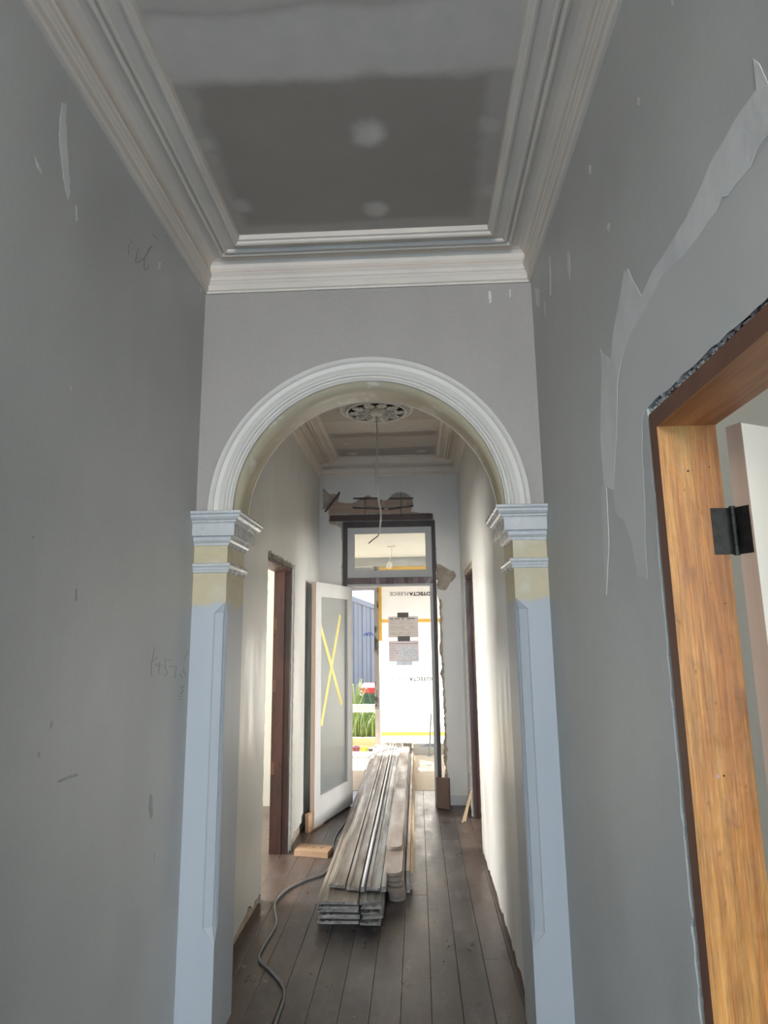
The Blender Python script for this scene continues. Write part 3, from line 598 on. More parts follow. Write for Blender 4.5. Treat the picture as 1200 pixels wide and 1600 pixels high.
for px, py, r in ((1075, 736, .0026), (1108, 730, .0018), (1133, 943, .0016)):
    obj('nail_hole', disc(at(px, py, 1, YJ), r, 'y', .0006), 'screw_black', jf)
p = at(1121, 1213, 1, YJ); obj('screw_head', disc(p, .0038, 'y', .001), 'brick', jf)
p = at(1131, 1212, 1, YJ); obj('nail_hole', disc(p, .0022, 'y', .0006), 'screw_black', jf)
# door leaf, swung open past square into the room
HX, HY = .7015, 1.4335; ANG = math.radians(26)
dxf = Matrix.Translation((HX+.011, HY, 0)) @ Matrix.Rotation(ANG, 4, 'Z')      # local +x along the leaf, local -y towards the viewer
d1 = empty('door_1', (HX+.011, HY, 0)); struct(d1, 'cream door leaf with raw timber edge, open into the room at the right')
obj('leaf', MB().box((.0012, -.0382, .012), (.76, -.0008, 2.032), xf=dxf), 'door_cream', d1)
obj('lipping', MB().box((0, -.039, .011), (.0012, 0, 2.033), xf=dxf), 'raw_edge_timber', d1)
hg = None
z0, z1 = 1.742, 1.846
h = empty('hinge', (HX, YJ, z0)); tag(h, 'black steel butt hinge between hardwood lining and cream door', 'hinge')
obj('jamb_leaf', MB().box((.660, YJ-.0022, z0), (HX, YJ-.0002, z1)), 'hinge_black', h)
obj('door_leaf', MB().box((-.0024, -.0345, z0), (-.0002, .0, z1), xf=dxf), 'hinge_black', h)
for k in range(5):
    a = z0-.003+.022*k; mb = MB(); mb.tube([(HX+.003, YJ-.006, a+.0004), (HX+.003, YJ-.006, a+.0216)], .0062, 12); obj('knuckle', mb, 'hinge_black', h)
for x, z in ((.679, 1.834), (.673, 1.810), (.675, 1.785), (.684, 1.757)):
    s_ = obj('screw', disc((x, YJ-.0022, z), .0036, 'y', .0008), 'screw_black', h)
for x, z in ((-.012, 1.83), (-.022, 1.80), (-.012, 1.76)):
    c = dxf @ Vector((-.0026, x, z)); obj('screw', disc(tuple(c), .003, 'x', .0008), 'screw_black', h)
# ------------------------------------------------------------------ old door linings further down the hall
def old_lining(name, xa, xb, y0, y1, zt, lab, s):
    e = empty(name, ((xa+xb)/2, (y0+y1)/2, 0)); tag(e, lab, 'door frame'); t = .034
    for ya, yb in ((y0, y0+t), (y1-t, y1)): obj('jamb', MB().box((min(xa, xb), ya, 0), (max(xa, xb), yb, zt)), 'brown_paint', e)
    obj('head', MB().box((min(xa, xb), y0+t, zt-t), (max(xa, xb), y1-t, zt)), 'brown_paint', e)
    # door stop
    xm = xa+s*.045
    obj('stop', MB().box((min(xm, xm+s*.05), y1-t-.012, 0), (max(xm, xm+s*.05), y1-t, zt-t)), 'brown_paint', e)
    # ragged plaster fillet where the architrave was torn off
    q = ragged([(y1-.008, .0), (y1-.008, zt-.01)], .04, .005, 91) + ragged([(y1+.052, zt+.02), (y1+.048, .0)], .2, .002, 92)
    put('plaster_fillet', plate([q], 'x', *sorted((xa-s*.006, xa-s*.001))), 'fresh_plaster', e)
    q = ragged([(y0-.005, zt-.012), (y1+.01, zt-.012)], .03, .004, 93) + ragged([(y1+.01, zt+.018), (y0-.005, zt+.018)], .05, .003, 94)
    put('torn_plaster', plate([q], 'x', *sorted((xa-s*.008, xa-s*.001))), 'mortar' if s < 0 else 'sandy_base', e)
    for z in (.55, 1.15, 1.62):
        obj('hinge_scar', MB().box((xa+s*.105 if s > 0 else xa-.128, y1-t-.0012, z), (xa+s*.128 if s > 0 else xa-.105, y1-t, z+.09)), 'scar_timber', e)
    return e
old_lining('old_door_lining', XL-.0165, XL-.15, 4.17, 5.06, 2.105, 'chipped dark brown door lining in the left wall beyond the arch', -1)
old_lining('old_door_lining', XRB+.0165, XRB+.15, 5.13, 5.985, 2.105, 'chipped dark brown door lining in the right wall beyond the arch', 1)
# ------------------------------------------------------------------ front door frame with fanlight
ff = empty('door_frame', ((FX0+FX1)/2, DW+.06, 0)); tag(ff, 'stripped dark brown frame of the open glazed door', 'door frame')
YA, YB = DW-.004, DW+.125
obj('jamb', MB().box((FX0, YA, 0), (-.685, YB, FZ)), 'brown_dark', ff)
obj('jamb', MB().box((.168, YA, 0), (FX1, YB, FZ)), 'brown_dark', ff)
obj('head', MB().box((-.685, YA, 2.640), (.168, YB, FZ)), 'brown_dark', ff)
obj('transom_bar', MB().box((-.685, YA-.004, 2.066), (.168, YB, 2.128)), 'brown_paint', ff)
for x0, x1 in ((-.685, -.664), (.140, .168)): obj('stop', MB().box((x0, YA+.012, 0), (x1, YB-.01, 2.066)), 'primer_white', ff)
obj('stop', MB().box((-.664, YA+.012, 2.044), (.140, YB-.01, 2.066)), 'primer_white', ff)
fanl = empty('fanlight', (-.26, DW+.03, 2.128)); tag(fanl, 'pale grey fanlight sash with clear glass above the far doorway', 'window')
sx0, sx1, sz0, sz1 = -.683, .166, 2.130, 2.638; gw = .062
ya, yb = DW+.008, DW+.045
obj('rail', MB().box((sx0, ya, sz0), (sx1, yb, sz0+gw+.012)), 'primer_white', fanl); obj('rail', MB().box((sx0, ya, sz1-gw), (sx1, yb, sz1)), 'primer_white', fanl)
obj('stile', MB().box((sx0, ya, sz0+gw+.012), (sx0+gw+.01, yb, sz1-gw)), 'primer_white', fanl); obj('stile', MB().box((sx1-gw, ya, sz0+gw+.012), (sx1, yb, sz1-gw)), 'primer_white', fanl)
for a, b in (((sx0, sz1-.006), (sx1, sz1)), ((sx0, sz0), (sx1, sz0+.006)), ): obj('bead', MB().box((a[0], ya-.006, a[1]), (b[0], ya, b[1])), 'primer_white', fanl)
for x0 in (sx0, sx1-.006): obj('bead', MB().box((x0, ya-.006, sz0+.006), (x0+.006, ya, sz1-.006)), 'primer_white', fanl)
obj('glass_pane', MB().box((sx0+gw+.01, ya+.015, sz0+gw+.012), (sx1-gw, ya+.019, sz1-gw)), 'clear_glass', fanl)
# ------------------------------------------------------------------ glazed door standing open into the hall
HJ = Vector((-.672, DW+.004)); FE = Vector((-.912, 5.60)); LW = (FE-HJ).length; da = math.atan2(FE.y-HJ.y, FE.x-HJ.x)
gx = Matrix.Translation((HJ.x, HJ.y, 0)) @ Matrix.Rotation(da, 4, 'Z')       # local +x from hinge to free edge; local +y towards the viewer's right
d2 = empty('door_2', (HJ.x, HJ.y, 0)); struct(d2, 'white primed glazed door standing open, masking tape cross on its frosted pane')
dz0, dz1 = .016, 2.034; st = .112; th = .040
obj('stile', MB().box((.0, 0, dz0), (st, th, dz1), xf=gx), 'primer_white', d2); obj('stile', MB().box((LW-st, 0, dz0), (LW-.0015, th, dz1), xf=gx), 'primer_white', d2)
obj('lipping', MB().box((LW-.0015, 0, dz0), (LW, th, dz1), xf=gx), 'raw_edge_timber', d2)
obj('rail', MB().box((st, 0, dz1-.118), (LW-st, th, dz1), xf=gx), 'primer_white', d2); obj('rail', MB().box((st, 0, dz0), (LW-st, th, dz0+.215), xf=gx), 'primer_white', d2)
pn = obj('glass_pane', MB().box((st-.004, .016, dz0+.211), (LW-st+.004, .022, dz1-.114), xf=gx), 'frosted_glass', d2)
for a, b in (((.0, .0), (1, 1)),):
    for x0, x1, z0_, z1_ in ((st, st+.009, dz0+.215, dz1-.118), (LW-st-.009, LW-st, dz0+.215, dz1-.118), (st+.009, LW-st-.009, dz0+.215, dz0+.224), (st+.009, LW-st-.009, dz1-.127, dz1-.118)):
        obj('bead', MB().box((x0, .0225, z0_), (x1, .036, z1_), xf=gx), 'primer_white', d2)
def leaf_uv(px, py):
    """photo pixel -> (along leaf, height) on the pane's face"""
    n = Vector((-math.sin(da), math.cos(da))); p0 = HJ+n*.0225; d = _fw*F+_r*(px-600)-_u*(py-800)
    t = (n.dot(p0))/(n.x*d[0]+n.y*d[1]); q = Vector((d[0]*t, d[1]*t)); return (q-HJ).dot((FE-HJ).normalized()), ZC+d[2]*t
for a, b in (((532, 961), (502, 1134)), ((499, 972), (534, 1101))):
    u0, v0 = leaf_uv(*a); u1, v1 = leaf_uv(*b); d = Vector((u1-u0, v1-v0)).normalized(); n = Vector((-d.y, d.x))*.024
    q = ragged([(u0+n.x, v0+n.y), (u0-n.x, v0-n.y), (u1-n.x, v1-n.y), (u1+n.x, v1+n.y)], .5, 0, 1, True)
    mb = MB(); off = .0222 if a[0] > 510 else .0228
    mb.sections([[tuple(gx @ Vector((x, y, z))) for x, z in q] for y in (off, off+.0005)]); obj('tape_strip', mb, 'masking_tape', pn)
# ------------------------------------------------------------------ ceiling rose and hanging cable
RC = (-.285, 4.83)
ro = empty('ceiling_rose', (RC[0], RC[1], HC)); tag(ro, 'round plaster ceiling rose with acanthus leaves', 'ceiling rose')
def lathe(prof, c, seg=64):
    mb = MB(); mb.sections([[(c[0]+r*math.cos(2*math.pi*i/seg), c[1]+r*math.sin(2*math.pi*i/seg), z) for r, z in prof] for i in range(seg+1)], closed=True, caps=False, smooth=False); return mb
obj('base_ring', lathe([(.02, HC), (.295, HC), (.295, HC-.006), (.283, HC-.012), (.252, HC-.014), (.245, HC-.022), (.225, HC-.012), (.225, HC)], RC), 'trim_white', ro)
obj('gap_shade_disc', lathe([(.02, HC), (.225, HC), (.225, HC-.008), (.02, HC-.008)], RC), 'rose_gap_shade', ro)  # dark disc stands in for shade behind the leaves
obj('bead_ring', lathe([(.224, HC-.01), (.246, HC-.010), (.248, HC-.026), (.240, HC-.034), (.230, HC-.034), (.222, HC-.026)], RC), 'trim_white', ro)
obj('boss', lathe([(.0, HC), (.060, HC), (.062, HC-.03), (.05, HC-.044), (.030, HC-.052), (.012, HC-.054), (0, HC-.054)], RC, 32), 'arch_white', ro)
def leaf_mesh(r0, r1, w, lift):
    """lobed acanthus leaf, midrib raised"""
    pr = [(0, .18), (.10, .45), (.17, .34), (.27, .72), (.34, .52), (.46, 1.), (.54, .68), (.66, .95), (.74, .55), (.84, .66), (.92, .34), (1, .04)]; mb = MB(); secs = []
    for k, ww in pr:
        r = r0+(r1-r0)*k; x = w*ww/2; zc = -.014-lift*math.sin(min(1, k*1.15)*math.pi*.62); e = .011
        secs.append([(r, -x, zc+e), (r, -x*.5, zc+.000), (r, -.0035, zc+.004), (r, 0, zc-.004), (r, .0035, zc+.004), (r, x*.5, zc+.000), (r, x, zc+e), (r, x*.6, zc+e+.006), (r, -x*.6, zc+e+.006)])
    mb.sections(secs); return mb
def ring_of(name, mesh_mb, n, off, mat):
    me = mesh_mb.mesh(name); me.materials.append(M[mat])
    for i in range(n):
        o = bpy.data.objects.new(name, me); COL.objects.link(o); o.parent = ro; o.rotation_euler = (0, 0, 2*math.pi*(i+off)/n)
ring_of('acanthus_leaf', leaf_mesh(.052, .222, .102, .026), 10, 0, 'trim_white')
ring_of('inner_leaf', leaf_mesh(.045, .150, .055, .036), 10, .5, 'arch_white')
mb = MB()
mb.sections([[(.262+.010*math.cos(a)*k, .014*math.sin(a)*k, -.012-h) for a in [2*math.pi*j/8 for j in range(8)]] for k, h in ((1, 0), (.8, .006), (.3, .010))])
ring_of('egg_bead', mb, 44, 0, 'trim_white')
hc_ = empty('hanging_cable', (RC[0], RC[1], 2.25)); tag(hc_, 'bare twin cable hanging from the ceiling rose', 'cable')
Yc = RC[1]
base = [(588, 648), (590, 700), (588, 740), (589, 765), (595, 800), (594, 820), (592, 834)]
for dxp, sgn in ((-1.3, 1), (1.3, -1)):
    pts = [at(x+dxp*(0.3 if i == 0 else 1)*(1 if 0 < i < 3 else .6), y, 1, Yc+sgn*.004) for i, (x, y) in enumerate(base)]
    pts[0] = (RC[0], RC[1]+sgn*.002, HC-.05)
    mb = MB(); mb.tube(smooth_path(pts, 6), .0034, 7); obj('strand', mb, 'cable_white', hc_)
mb = MB(); mb.tube(smooth_path([at(592, 833, 1, Yc), at(590, 838, 1, Yc), at(583, 843, 1, Yc), at(576, 849, 1, Yc)], 6), .0042, 7); obj('bare_tail', mb, 'cable_dark', hc_)
# ------------------------------------------------------------------ stack of salvaged timber
def board(name, prof, x, y0, y1, z, mat, label, group, seed, rag=.012, yaw=0., bow=0., twist=0.):
    """profile (x,z) run along the hall, broken irregular near end"""
    rnd = random.Random(seed); mb = MB(); ys = [0, .03]+[k*(y1-y0)/8 for k in range(1, 8)]+[y1-y0]; secs = []
    j0 = [rnd.uniform(0, rag) for _ in prof]; j1 = [rnd.uniform(-rag, rag) for _ in prof]
    n = len(prof)
    for i, yy in enumerate(ys):
        s = yy/(y1-y0); dx = math.tan(yaw)*yy+bow*math.sin(math.pi*s)
        secs.append([(x+px+dx, y0+yy+(j0[k] if i == 0 else j1[k] if i == len(ys)-1 else 0), z+pz) for k, (px, pz) in enumerate(prof)])
    mb.sections(secs); me = mb.mesh(name); me.update()
    for p in me.polygons:
        if abs(p.normal.y) > .6: p.material_index = 1
    o = put(name, me, [mat, 'broken_wood']); tag(o, label, 'board', group); return o
def skirt(w, t=.0155, flip=False):
    p = [(0, 0), (w, 0), (w, t*.95), (.082, t), (.076, t*.86), (.068, t*.86), (.062, t*1.08), (.052, t*1.15), (.040, t*.95), (.032, t*.72), (.026, t*.72), (.022, t*.9), (.010, t*.72), (.0, t*.35)]
    return [(w-x, z) for x, z in p][::-1] if flip else p
def archi(w, t=.020):
    return [(0, 0), (w, 0), (w, t*.9), (w*.86, t*1.0), (w*.80, t*.6), (w*.55, t*.52), (w*.36, t*.7), (w*.28, t*1.05), (w*.12, t*1.05), (w*.05, t*.8), (0, t*.7)]
G = 'boards of the salvaged timber stack in the hall'
ords = ['lowest', 'second lowest', 'third lowest', 'fourth lowest', 'fifth lowest', 'sixth lowest', 'seventh lowest', 'eighth lowest']
Z = .0
for k in range(6):
    board('skirting_board', skirt(.232), -.588+.003*((k*7) % 5)-.0015*k, 3.862+[.02, .035, 0, .015, .0, .01][k], 8.85+.05*((k*3) % 4), .0205*k+.001, 'skirting_old' if k % 2 else 'skirting_grey', f'{ords[k]} wide skirting board at the left side of the timber stack', G, 100+k, .008)
for k in range(5):
    board('narrow_board', skirt(.116, .0185, k % 2 == 0), -.349+.004*((k*3) % 4), 3.84+[.0, .04, .01, .05, .03][k], 8.70+.06*((k*5) % 4), .0245*k+.001, 'skirting_grey', f'{ords[k]} narrow splintered board in the middle of the timber stack', G, 120+k, .035)
board('architrave', archi(.094, .024), -.541, 4.035, 8.95, .1265, 'skirting_old', 'upper architrave with reddish streaks nearest the left edge of the timber stack', G, 140, .03)
board('architrave', [(0, 0), (.074, 0), (.074, .021), (.058, .027), (.052, .010), (.026, .008), (.018, .022), (.0, .024)], -.438, 4.00, 8.95, .1265, 'skirting_old', 'upper grooved board lying left of the bright strip on the timber stack', G, 141, .03)
board('architrave', [(0, 0), (.022, 0), (.022, .020), (.016, .028), (.007, .028), (0, .020)], -.3545, 3.98, 8.9, .1265, 'strip_pale', 'shiny pale strip running along the top of the timber stack', G, 142, .012)
board('skirting_board', archi(.084, .026), -.324, 3.97, 8.9, .125, 'skirting_grey', 'upper grey splintered board right of the bright strip on the timber stack', G, 143, .045)
board('architrave', [(0, 0), (.030, 0), (.030, .022), (.023, .028), (.006, .028), (0, .02)], -.2375, 3.99, 8.88, .125, 'skirting_grey', 'upper narrow strip at the right edge of the left timber pile', G, 144, .015)
# rounded planks
def plank(x, y0, y1, w, z, t, mat, label, seed, yaw=0.):
    rnd = random.Random(seed); r = w/2; near = [(x+r+r*math.cos(a), y0+r*1.25-r*1.25*math.sin(a)**.8) for a in [math.pi*i/14 for i in range(15)]]
    far = [(x+r-r*math.cos(a), y1-r*.62+r*.62*math.sin(a)) for a in [math.pi*i/14 for i in range(15)]]
    o = put('rounded_plank', plate([near+far], 'z', z, z+t), mat); tag(o, label, 'board', G); o.rotation_euler = (0, 0, yaw); return o
px = [-.205, -.206, -.208, -.218, -.214, -.224, -.226]; py = [4.190, 4.185, 4.165, 4.135, 4.165, 4.175, 4.195]
for k in range(7):
    plank(px[k], py[k], 8.5+.05*((k*3) % 4), .104, .0226*k+.001, .0196, 'plank_old', f'{ords[k]} round-ended plank in the right-hand pile of the timber stack' if k < 6 else 'second highest round-ended plank in the right-hand pile of the timber stack', 150+k)
plank(-.236, 4.60, 8.32, .106, .0226*7+.001, .021, 'plank_old', 'topmost round-ended plank set back on the right-hand pile', 160)
for i, (x, t, h, m, lab) in enumerate(((-.098, .022, .128, 'strip_old', 'reddish timber strip on edge beside the round-ended planks'), (-.074, .016, .096, 'stick_timber', 'outermost tan timber strip on edge beside the round-ended planks'))):
    board('timber_strip', [(0, 0), (t, 0), (t, h), (0, h)], x, 4.32+.05*i, 8.45, .001, m, lab, G, 170+i, .006)
# ------------------------------------------------------------------ power lead
pts = [(-.56, 2.2, .007), (-.60, 2.7, .007), (-.615, 2.943, .007), (-.619, 3.13, .007), (-.650, 3.245, .007), (-.740, 3.38, .007), (-.815, 3.48, .007), (-.822, 3.60, .007), (-.812, 3.85, .007), (-.862, 4.05, .007), (-.880, 4.18, .007), (-.84, 4.36, .007), (-.75, 4.51, .007), (-.665, 4.60, .007), (-.632, 4.75, .007), (-.632, 5.0, .007), (-.668, 5.22, .007), (-.672, 5.5, .007), (-.630, 5.9, .007), (-.608, 6.2, .007), (-.606, 6.6, .007), (-.606, 6.9, .012), (-.610, 7.3, .05), (-.606, 7.6, .12), (-.595, 7.85, .155), (-.55, 8.05, .162), (-.47, 8.22, .162), (-.38, 8.36, .163), (-.30, 8.40, .162), (-.2, 8.33, .172)]
mb = MB(); mb.tube(smooth_path(pts, 8), .0062, 8); o = obj('power_lead', mb, 'cable_grey'); tag(o, 'dark grey power lead snaking across the floor and over the timber stack', 'cable')
# ------------------------------------------------------------------ offcuts and blocks on the floor
def block(name, poly, z0, z1, mat, label, cat):
    o = put(name, plate([poly], 'z', z0, z1), mat); return tag(o, label, cat)
u = (FE-HJ).normalized(); n = Vector((-u.y, u.x))
c0 = Vector((-.925, 5.535)); c1 = Vector((-.862, 5.75)); dd = (c1-c0).normalized(); nn = Vector((dd.y, -dd.x))
c0 = Vector((-.918, 5.52)); 
def poly4(a, b, th): d = (b-a).normalized(); m = Vector((-d.y, d.x))*th; return [tuple(a), tuple(b), tuple(b+m), tuple(a+m)]
block('timber_block', poly4(Vector((-.912, 5.525)), Vector((-.820, 5.77)), .030), .0005, .142, 'block_timber', 'upright timber block wedged against the foot of the glazed door', 'block')
ob = put('timber_offcut', plate([[(-.925, 4.985), (-.672, 4.935), (-.650, 5.085), (-.905, 5.135)]], 'z', .0005, .040), 'block_timber'); tag(ob, 'flat timber offcut lying on the floor by the left doorway', 'block')
for L in ([(-.85, 5.05, .0407), (-.852, 5.08, .0407), (-.83, 5.085, .0407)], [(-.80, 5.03, .0407), (-.785, 5.075, .0407), (-.77, 5.025, .0407)], [(-.75, 5.065, .0407), (-.735, 5.02, .0407), (-.72, 5.06, .0407)]):
    mb = MB(); mb.tube(L, .0016, 5); obj('pencil_stroke', mb, 'graphite', ob)
block('dark_block', [(.150, 6.285), (.262, 6.235), (.275, 6.275), (.163, 6.325)], .0005, .262, 'block_dark', 'dark brown upright block at the foot of the right door jamb', 'block')
e = empty('leaning_sticks', (.395, 5.80, 0)); tag(e, 'two pale timber offcuts leaning against the right wall by the doorway', 'offcut')
for a, b, w in (((.350, 5.80, .010), (.430, 5.79, .255), .012), ((.372, 5.83, .010), (.432, 5.83, .235), .010)):
    mb = MB(); d = (Vector(b)-Vector(a)); s = Vector((0, 1, 0)); nn = d.cross(s).normalized()
    secs = [[tuple(Vector(p)+s*w*i+nn*.007*j) for i, j in ((-1, -1), (1, -1), (1, 1), (-1, 1))] for p in (a, b)]; mb.sections(secs); obj('stick', mb, 'stick_timber', e)
# ------------------------------------------------------------------ lean-to porch being built beyond the door
YE = 9.2; PC = 2.66; P0, P1 = -2.3, 1.6
pf = struct(put('floor_porch', plate([[(P0, 6.94), (P1, 6.94), (P1, YE+.06), (P0, YE+.06)]], 'z', -.12, -.019), 'sleeper'), 'sub-floor of the unfinished porch')
for i, (a, b, lab) in enumerate((((-.52, 6.955), (P1, 8.62), 'large plywood sheet on the porch floor at the right of the stack'), ((P0, 6.955), (-.525, 9.15), 'plywood sheet on the porch floor at the left of the stack'), ((-.52, 8.63), (P1, 9.15), 'far plywood strip on the porch floor below the membrane'))):
    o = obj('plywood_sheet', MB().box((a[0], a[1], -.0185), (b[0], b[1], .0)), 'plywood'); tag(o, lab, 'plywood sheet')
q = [at(x, y, 2, .001)[:2] for x, y in [(655.5, 1187), (690, 1193), (690, 1205), (656, 1207)]]
o = put('paper_sheet', plate([q], 'z', .0005, .0015), 'paper'); tag(o, 'loose white paper sheet on the porch plywood', 'paper')
mb = MB(); mb.tube([at(x, y, 2, .0022) for x, y in [(666, 1195), (669, 1195.6), (671, 1196.8), (674, 1194.6)]], .003, 5); obj('pen_mark', mb, 'print_black', o)
struct(put('ceiling_porch', plate([[(P0, DW+.14), (P1, DW+.14), (P1, YE+.7), (P0, YE+.7)]], 'z', PC, PC+.06), 'porch_white'), 'white porch ceiling seen through the fanlight')
obj2 = struct(put('wall_porch_right', plate([[(DW+.14, -.1), (YE+.05, -.1), (YE+.05, PC), (DW+.14, PC)]], 'x', P1, P1+.08), 'porch_white'), 'right side wall of the porch')
struct(put('wall_porch_left', plate([[(DW+.14, -.1), (YE+.05, -.1), (YE+.05, PC), (DW+.14, PC)], ], 'x', P0-.08, P0), 'porch_white'), 'left side wall of the porch')
struct(put('roof_fascia', plate([[(P0-.3, 2.235), (P1+.3, 2.235), (P1+.3, 2.74), (P0-.3, 2.74)]], 'y', YE+.68, YE+.72), 'fence_blue'), 'blue-grey eave fascia above the garden opening')
bm_ = obj('porch_beam', MB().box((P0, YE-.02, 2.53), (P1, YE+.07, PC)), 'beam_grey'); tag(bm_, 'weathered grey beam across the top of the porch end', 'beam')
po = empty('porch_post', (-.571, YE, 0)); tag(po, 'mottled grey timber post between garden opening and white membrane', 'post')
mb = MB(); mb.box((-.603, YE-.03, .55), (-.541, YE+.05, 2.53)); obj('post', mb, 'post_grey', po)
mb = MB(); mb.box((-.598, YE-.035, .03), (-.532, YE+.05, .55)); obj('lower_sleeve', mb, 'sleeve_grey', po); obj('foot', MB().box((-.625, YE-.06, .0), (-.50, YE+.05, .03)), 'galvanised', po)
rl = empty('porch_rail', (-1.45, YE, .51)); tag(rl, 'white painted rail across the garden opening', 'rail')
obj('upper_board', MB().box((P0, YE, .556), (-.604, YE+.04, .612)), 'rail_white', rl); obj('lower_board', MB().box((P0, YE+.002, .508), (-.604, YE+.038, .553)), 'rail_white', rl)
obj('bottom_plate', MB().box((-.50, YE-.02, .0), (P1, YE+.07, .045)), 'sleeper', bm_)
# fleece membrane closing the rest of the end wall, sun behind it
fm = empty('wall_membrane', (.5, YE+.03, .1)); tag(fm, 'translucent white building membrane closing the porch end, lit by the sun behind', 'membrane')
mb = MB(); nx, nz = 24, 26; vs = []; fs = []; rw = random.Random(9)
for j in range(nz+1):
    for i in range(nx+1):
        x = -.541+(P1+.541)*i/nx; z = .10+(2.53-.10)*j/nz
        w = .006*math.sin(x*3.1+z*2.3)+.004*math.sin(x*7-z*4.7)
        vs.append((x, YE+.035+w, z))
for j in range(nz):
    for i in range(nx): fs.append((j*(nx+1)+i, j*(nx+1)+i+1, (j+1)*(nx+1)+i+1, (j+1)*(nx+1)+i))
mb.add(vs, fs, smooth=True); obj('sheet', mb, 'fleece', fm)
def strip(name, x0, y0, x1, y1, mat, yy, parent, th=.0012):
    a, b = at(x0, y1, 1, yy), at(x1, y0, 1, yy); return obj(name, MB().box((a[0], yy-th, a[2]), (b[0], yy, b[2])), mat, parent)
YT = YE+.022
strip('joint_tape', 592, 912, 596, 1002, 'yellow_tape', YT, fm); strip('joint_tape', 596, 965.5, 760, 973, 'yellow_tape', YT-.0015, fm); strip('joint_tape', 596, 1143, 760, 1150, 'yellow_tape', YT, fm)
a, b = at(592, 895, 1, YT), at(760, 886, 1, YT); obj('joint_tape', MB().box((a[0], YT-.0012, a[2]), (b[0], YT, 2.528)), 'yellow_tape', fm)
def text(body, parent, cx, cz, h, width, yy, mat, rot=True, bold=.0):
    cu = bpy.data.curves.new('lettering', 'FONT'); cu.body = body; cu.size = 1; cu.extrude = .0004; cu.offset = bold
    o = bpy.data.objects.new('lettering', cu); COL.objects.link(o); dg = bpy.context.evaluated_depsgraph_get(); me = bpy.data.meshes.new_from_object(o.evaluated_get(dg)); bpy.data.objects.remove(o)
    n = len(me.vertices); c = np.empty(n*3, dtype=np.float32); me.vertices.foreach_get('co', c); c = c.reshape(-1, 3); lo, hi = c.min(0), c.max(0)
    u = ((c[:, 0]-(lo[0]+hi[0])/2)/(hi[0]-lo[0]))*width; v = ((c[:, 1]-(lo[1]+hi[1])/2)/(hi[1]-lo[1]))*h; w = c[:, 2]
    if rot: u, v = -u, -v
    me.vertices.foreach_set('co', np.stack([cx+u, yy-w, cz+v], 1).astype(np.float32).ravel()); me.update(); me.materials.clear()
    o = put('lettering', me, mat, parent); return o
for yp in (928, 1061):
    a = at(609, yp, 1, YT); b = at(638, yp, 1, YT); c = at(639, yp, 1, YT); d = at(682.5, yp, 1, YT)
    text('FLEECE', fm, (a[0]+b[0])/2, a[2], .050, b[0]-a[0], YT-.001, 'print_grey', bold=.022); text('PROTECTA', fm, (c[0]+d[0])/2, c[2], .054, d[0]-c[0], YT-.001, 'print_black', bold=.045)
# two notices taped to the membrane
def paper_notice(x0, y0, x1, y1, mat, label):
    a, b = at(x0, y1, 1, YT-.003), at(x1, y0, 1, YT-.003); e = empty('notice', ((a[0]+b[0])/2, YT-.003, a[2])); tag(e, label, 'notice', 'notices taped to the membrane')
    obj('sheet', MB().box((a[0], YT-.004, a[2]), (b[0], YT-.003, b[2])), mat, e); return e, a, b
e, a, b = paper_notice(607, 963, 653, 996, 'paper_grey', 'upper grey printed notice taped to the white membrane')
rn = random.Random(4); W_, H_ = b[0]-a[0], b[2]-a[2]
for k in range(11):
    z = b[2]-H_*(.12+.075*k); x = a[0]+W_*.05
    if k in (4, 8): continue
    while x < b[0]-W_*.25:
        l = W_*rn.uniform(.08, .28); x1 = min(x+l, b[0]-W_*.05); obj('print_line', MB().box((x, YT-.0045, z), (x1, YT-.004, z+H_*(.035 if k == 0 else .016))), 'print_grey' if k else 'print_black', e); x = x1+W_*rn.uniform(.03, .2)
e2, a, b = paper_notice(607.5, 1001, 654, 1034, 'paper_lilac', 'lower lilac notice with a blue map taped to the white membrane'); W_, H_ = b[0]-a[0], b[2]-a[2]
obj('map_print', MB().box((a[0]+W_*.31, YT-.0046, a[2]+H_*.10), (b[0]-W_*.05, YT-.004, b[2]-H_*.26)), 'paper_map', e2)
obj('print_line', MB().box((a[0]+W_*.02, YT-.0046, b[2]-H_*.15), (b[0]-W_*.02, YT-.004, b[2]-H_*.12)), 'print_grey', e2)
for k in range(6):
    z = b[2]-H_*(.27+.11*k); obj('print_line', MB().box((a[0]+W_*.05, YT-.0046, z), (a[0]+W_*rn.uniform(.16, .28), YT-.004, z+H_*.018)), 'print_grey', e2)
obj('print_mark', MB().box((a[0]+W_*.27, YT-.0048, a[2]+H_*.40), (a[0]+W_*.295, YT-.004, a[2]+H_*.44)), 'print_black', e2)
for (x0, y0, x1, y1, lab, m) in ((621, 957, 638, 965, 'dark tape square holding the top of the upper notice', 'grey_tape'), (621.5, 994, 640.5, 1002, 'dark tape square between the two notices', 'grey_tape'), (619.5, 1033, 645, 1040, 'grey tape strip holding the foot of the lower notice', 'galvanised')):
    o = strip('tape_patch', x0, y0, x1, y1, m, YT-.005, None); tag(o, lab, 'tape')
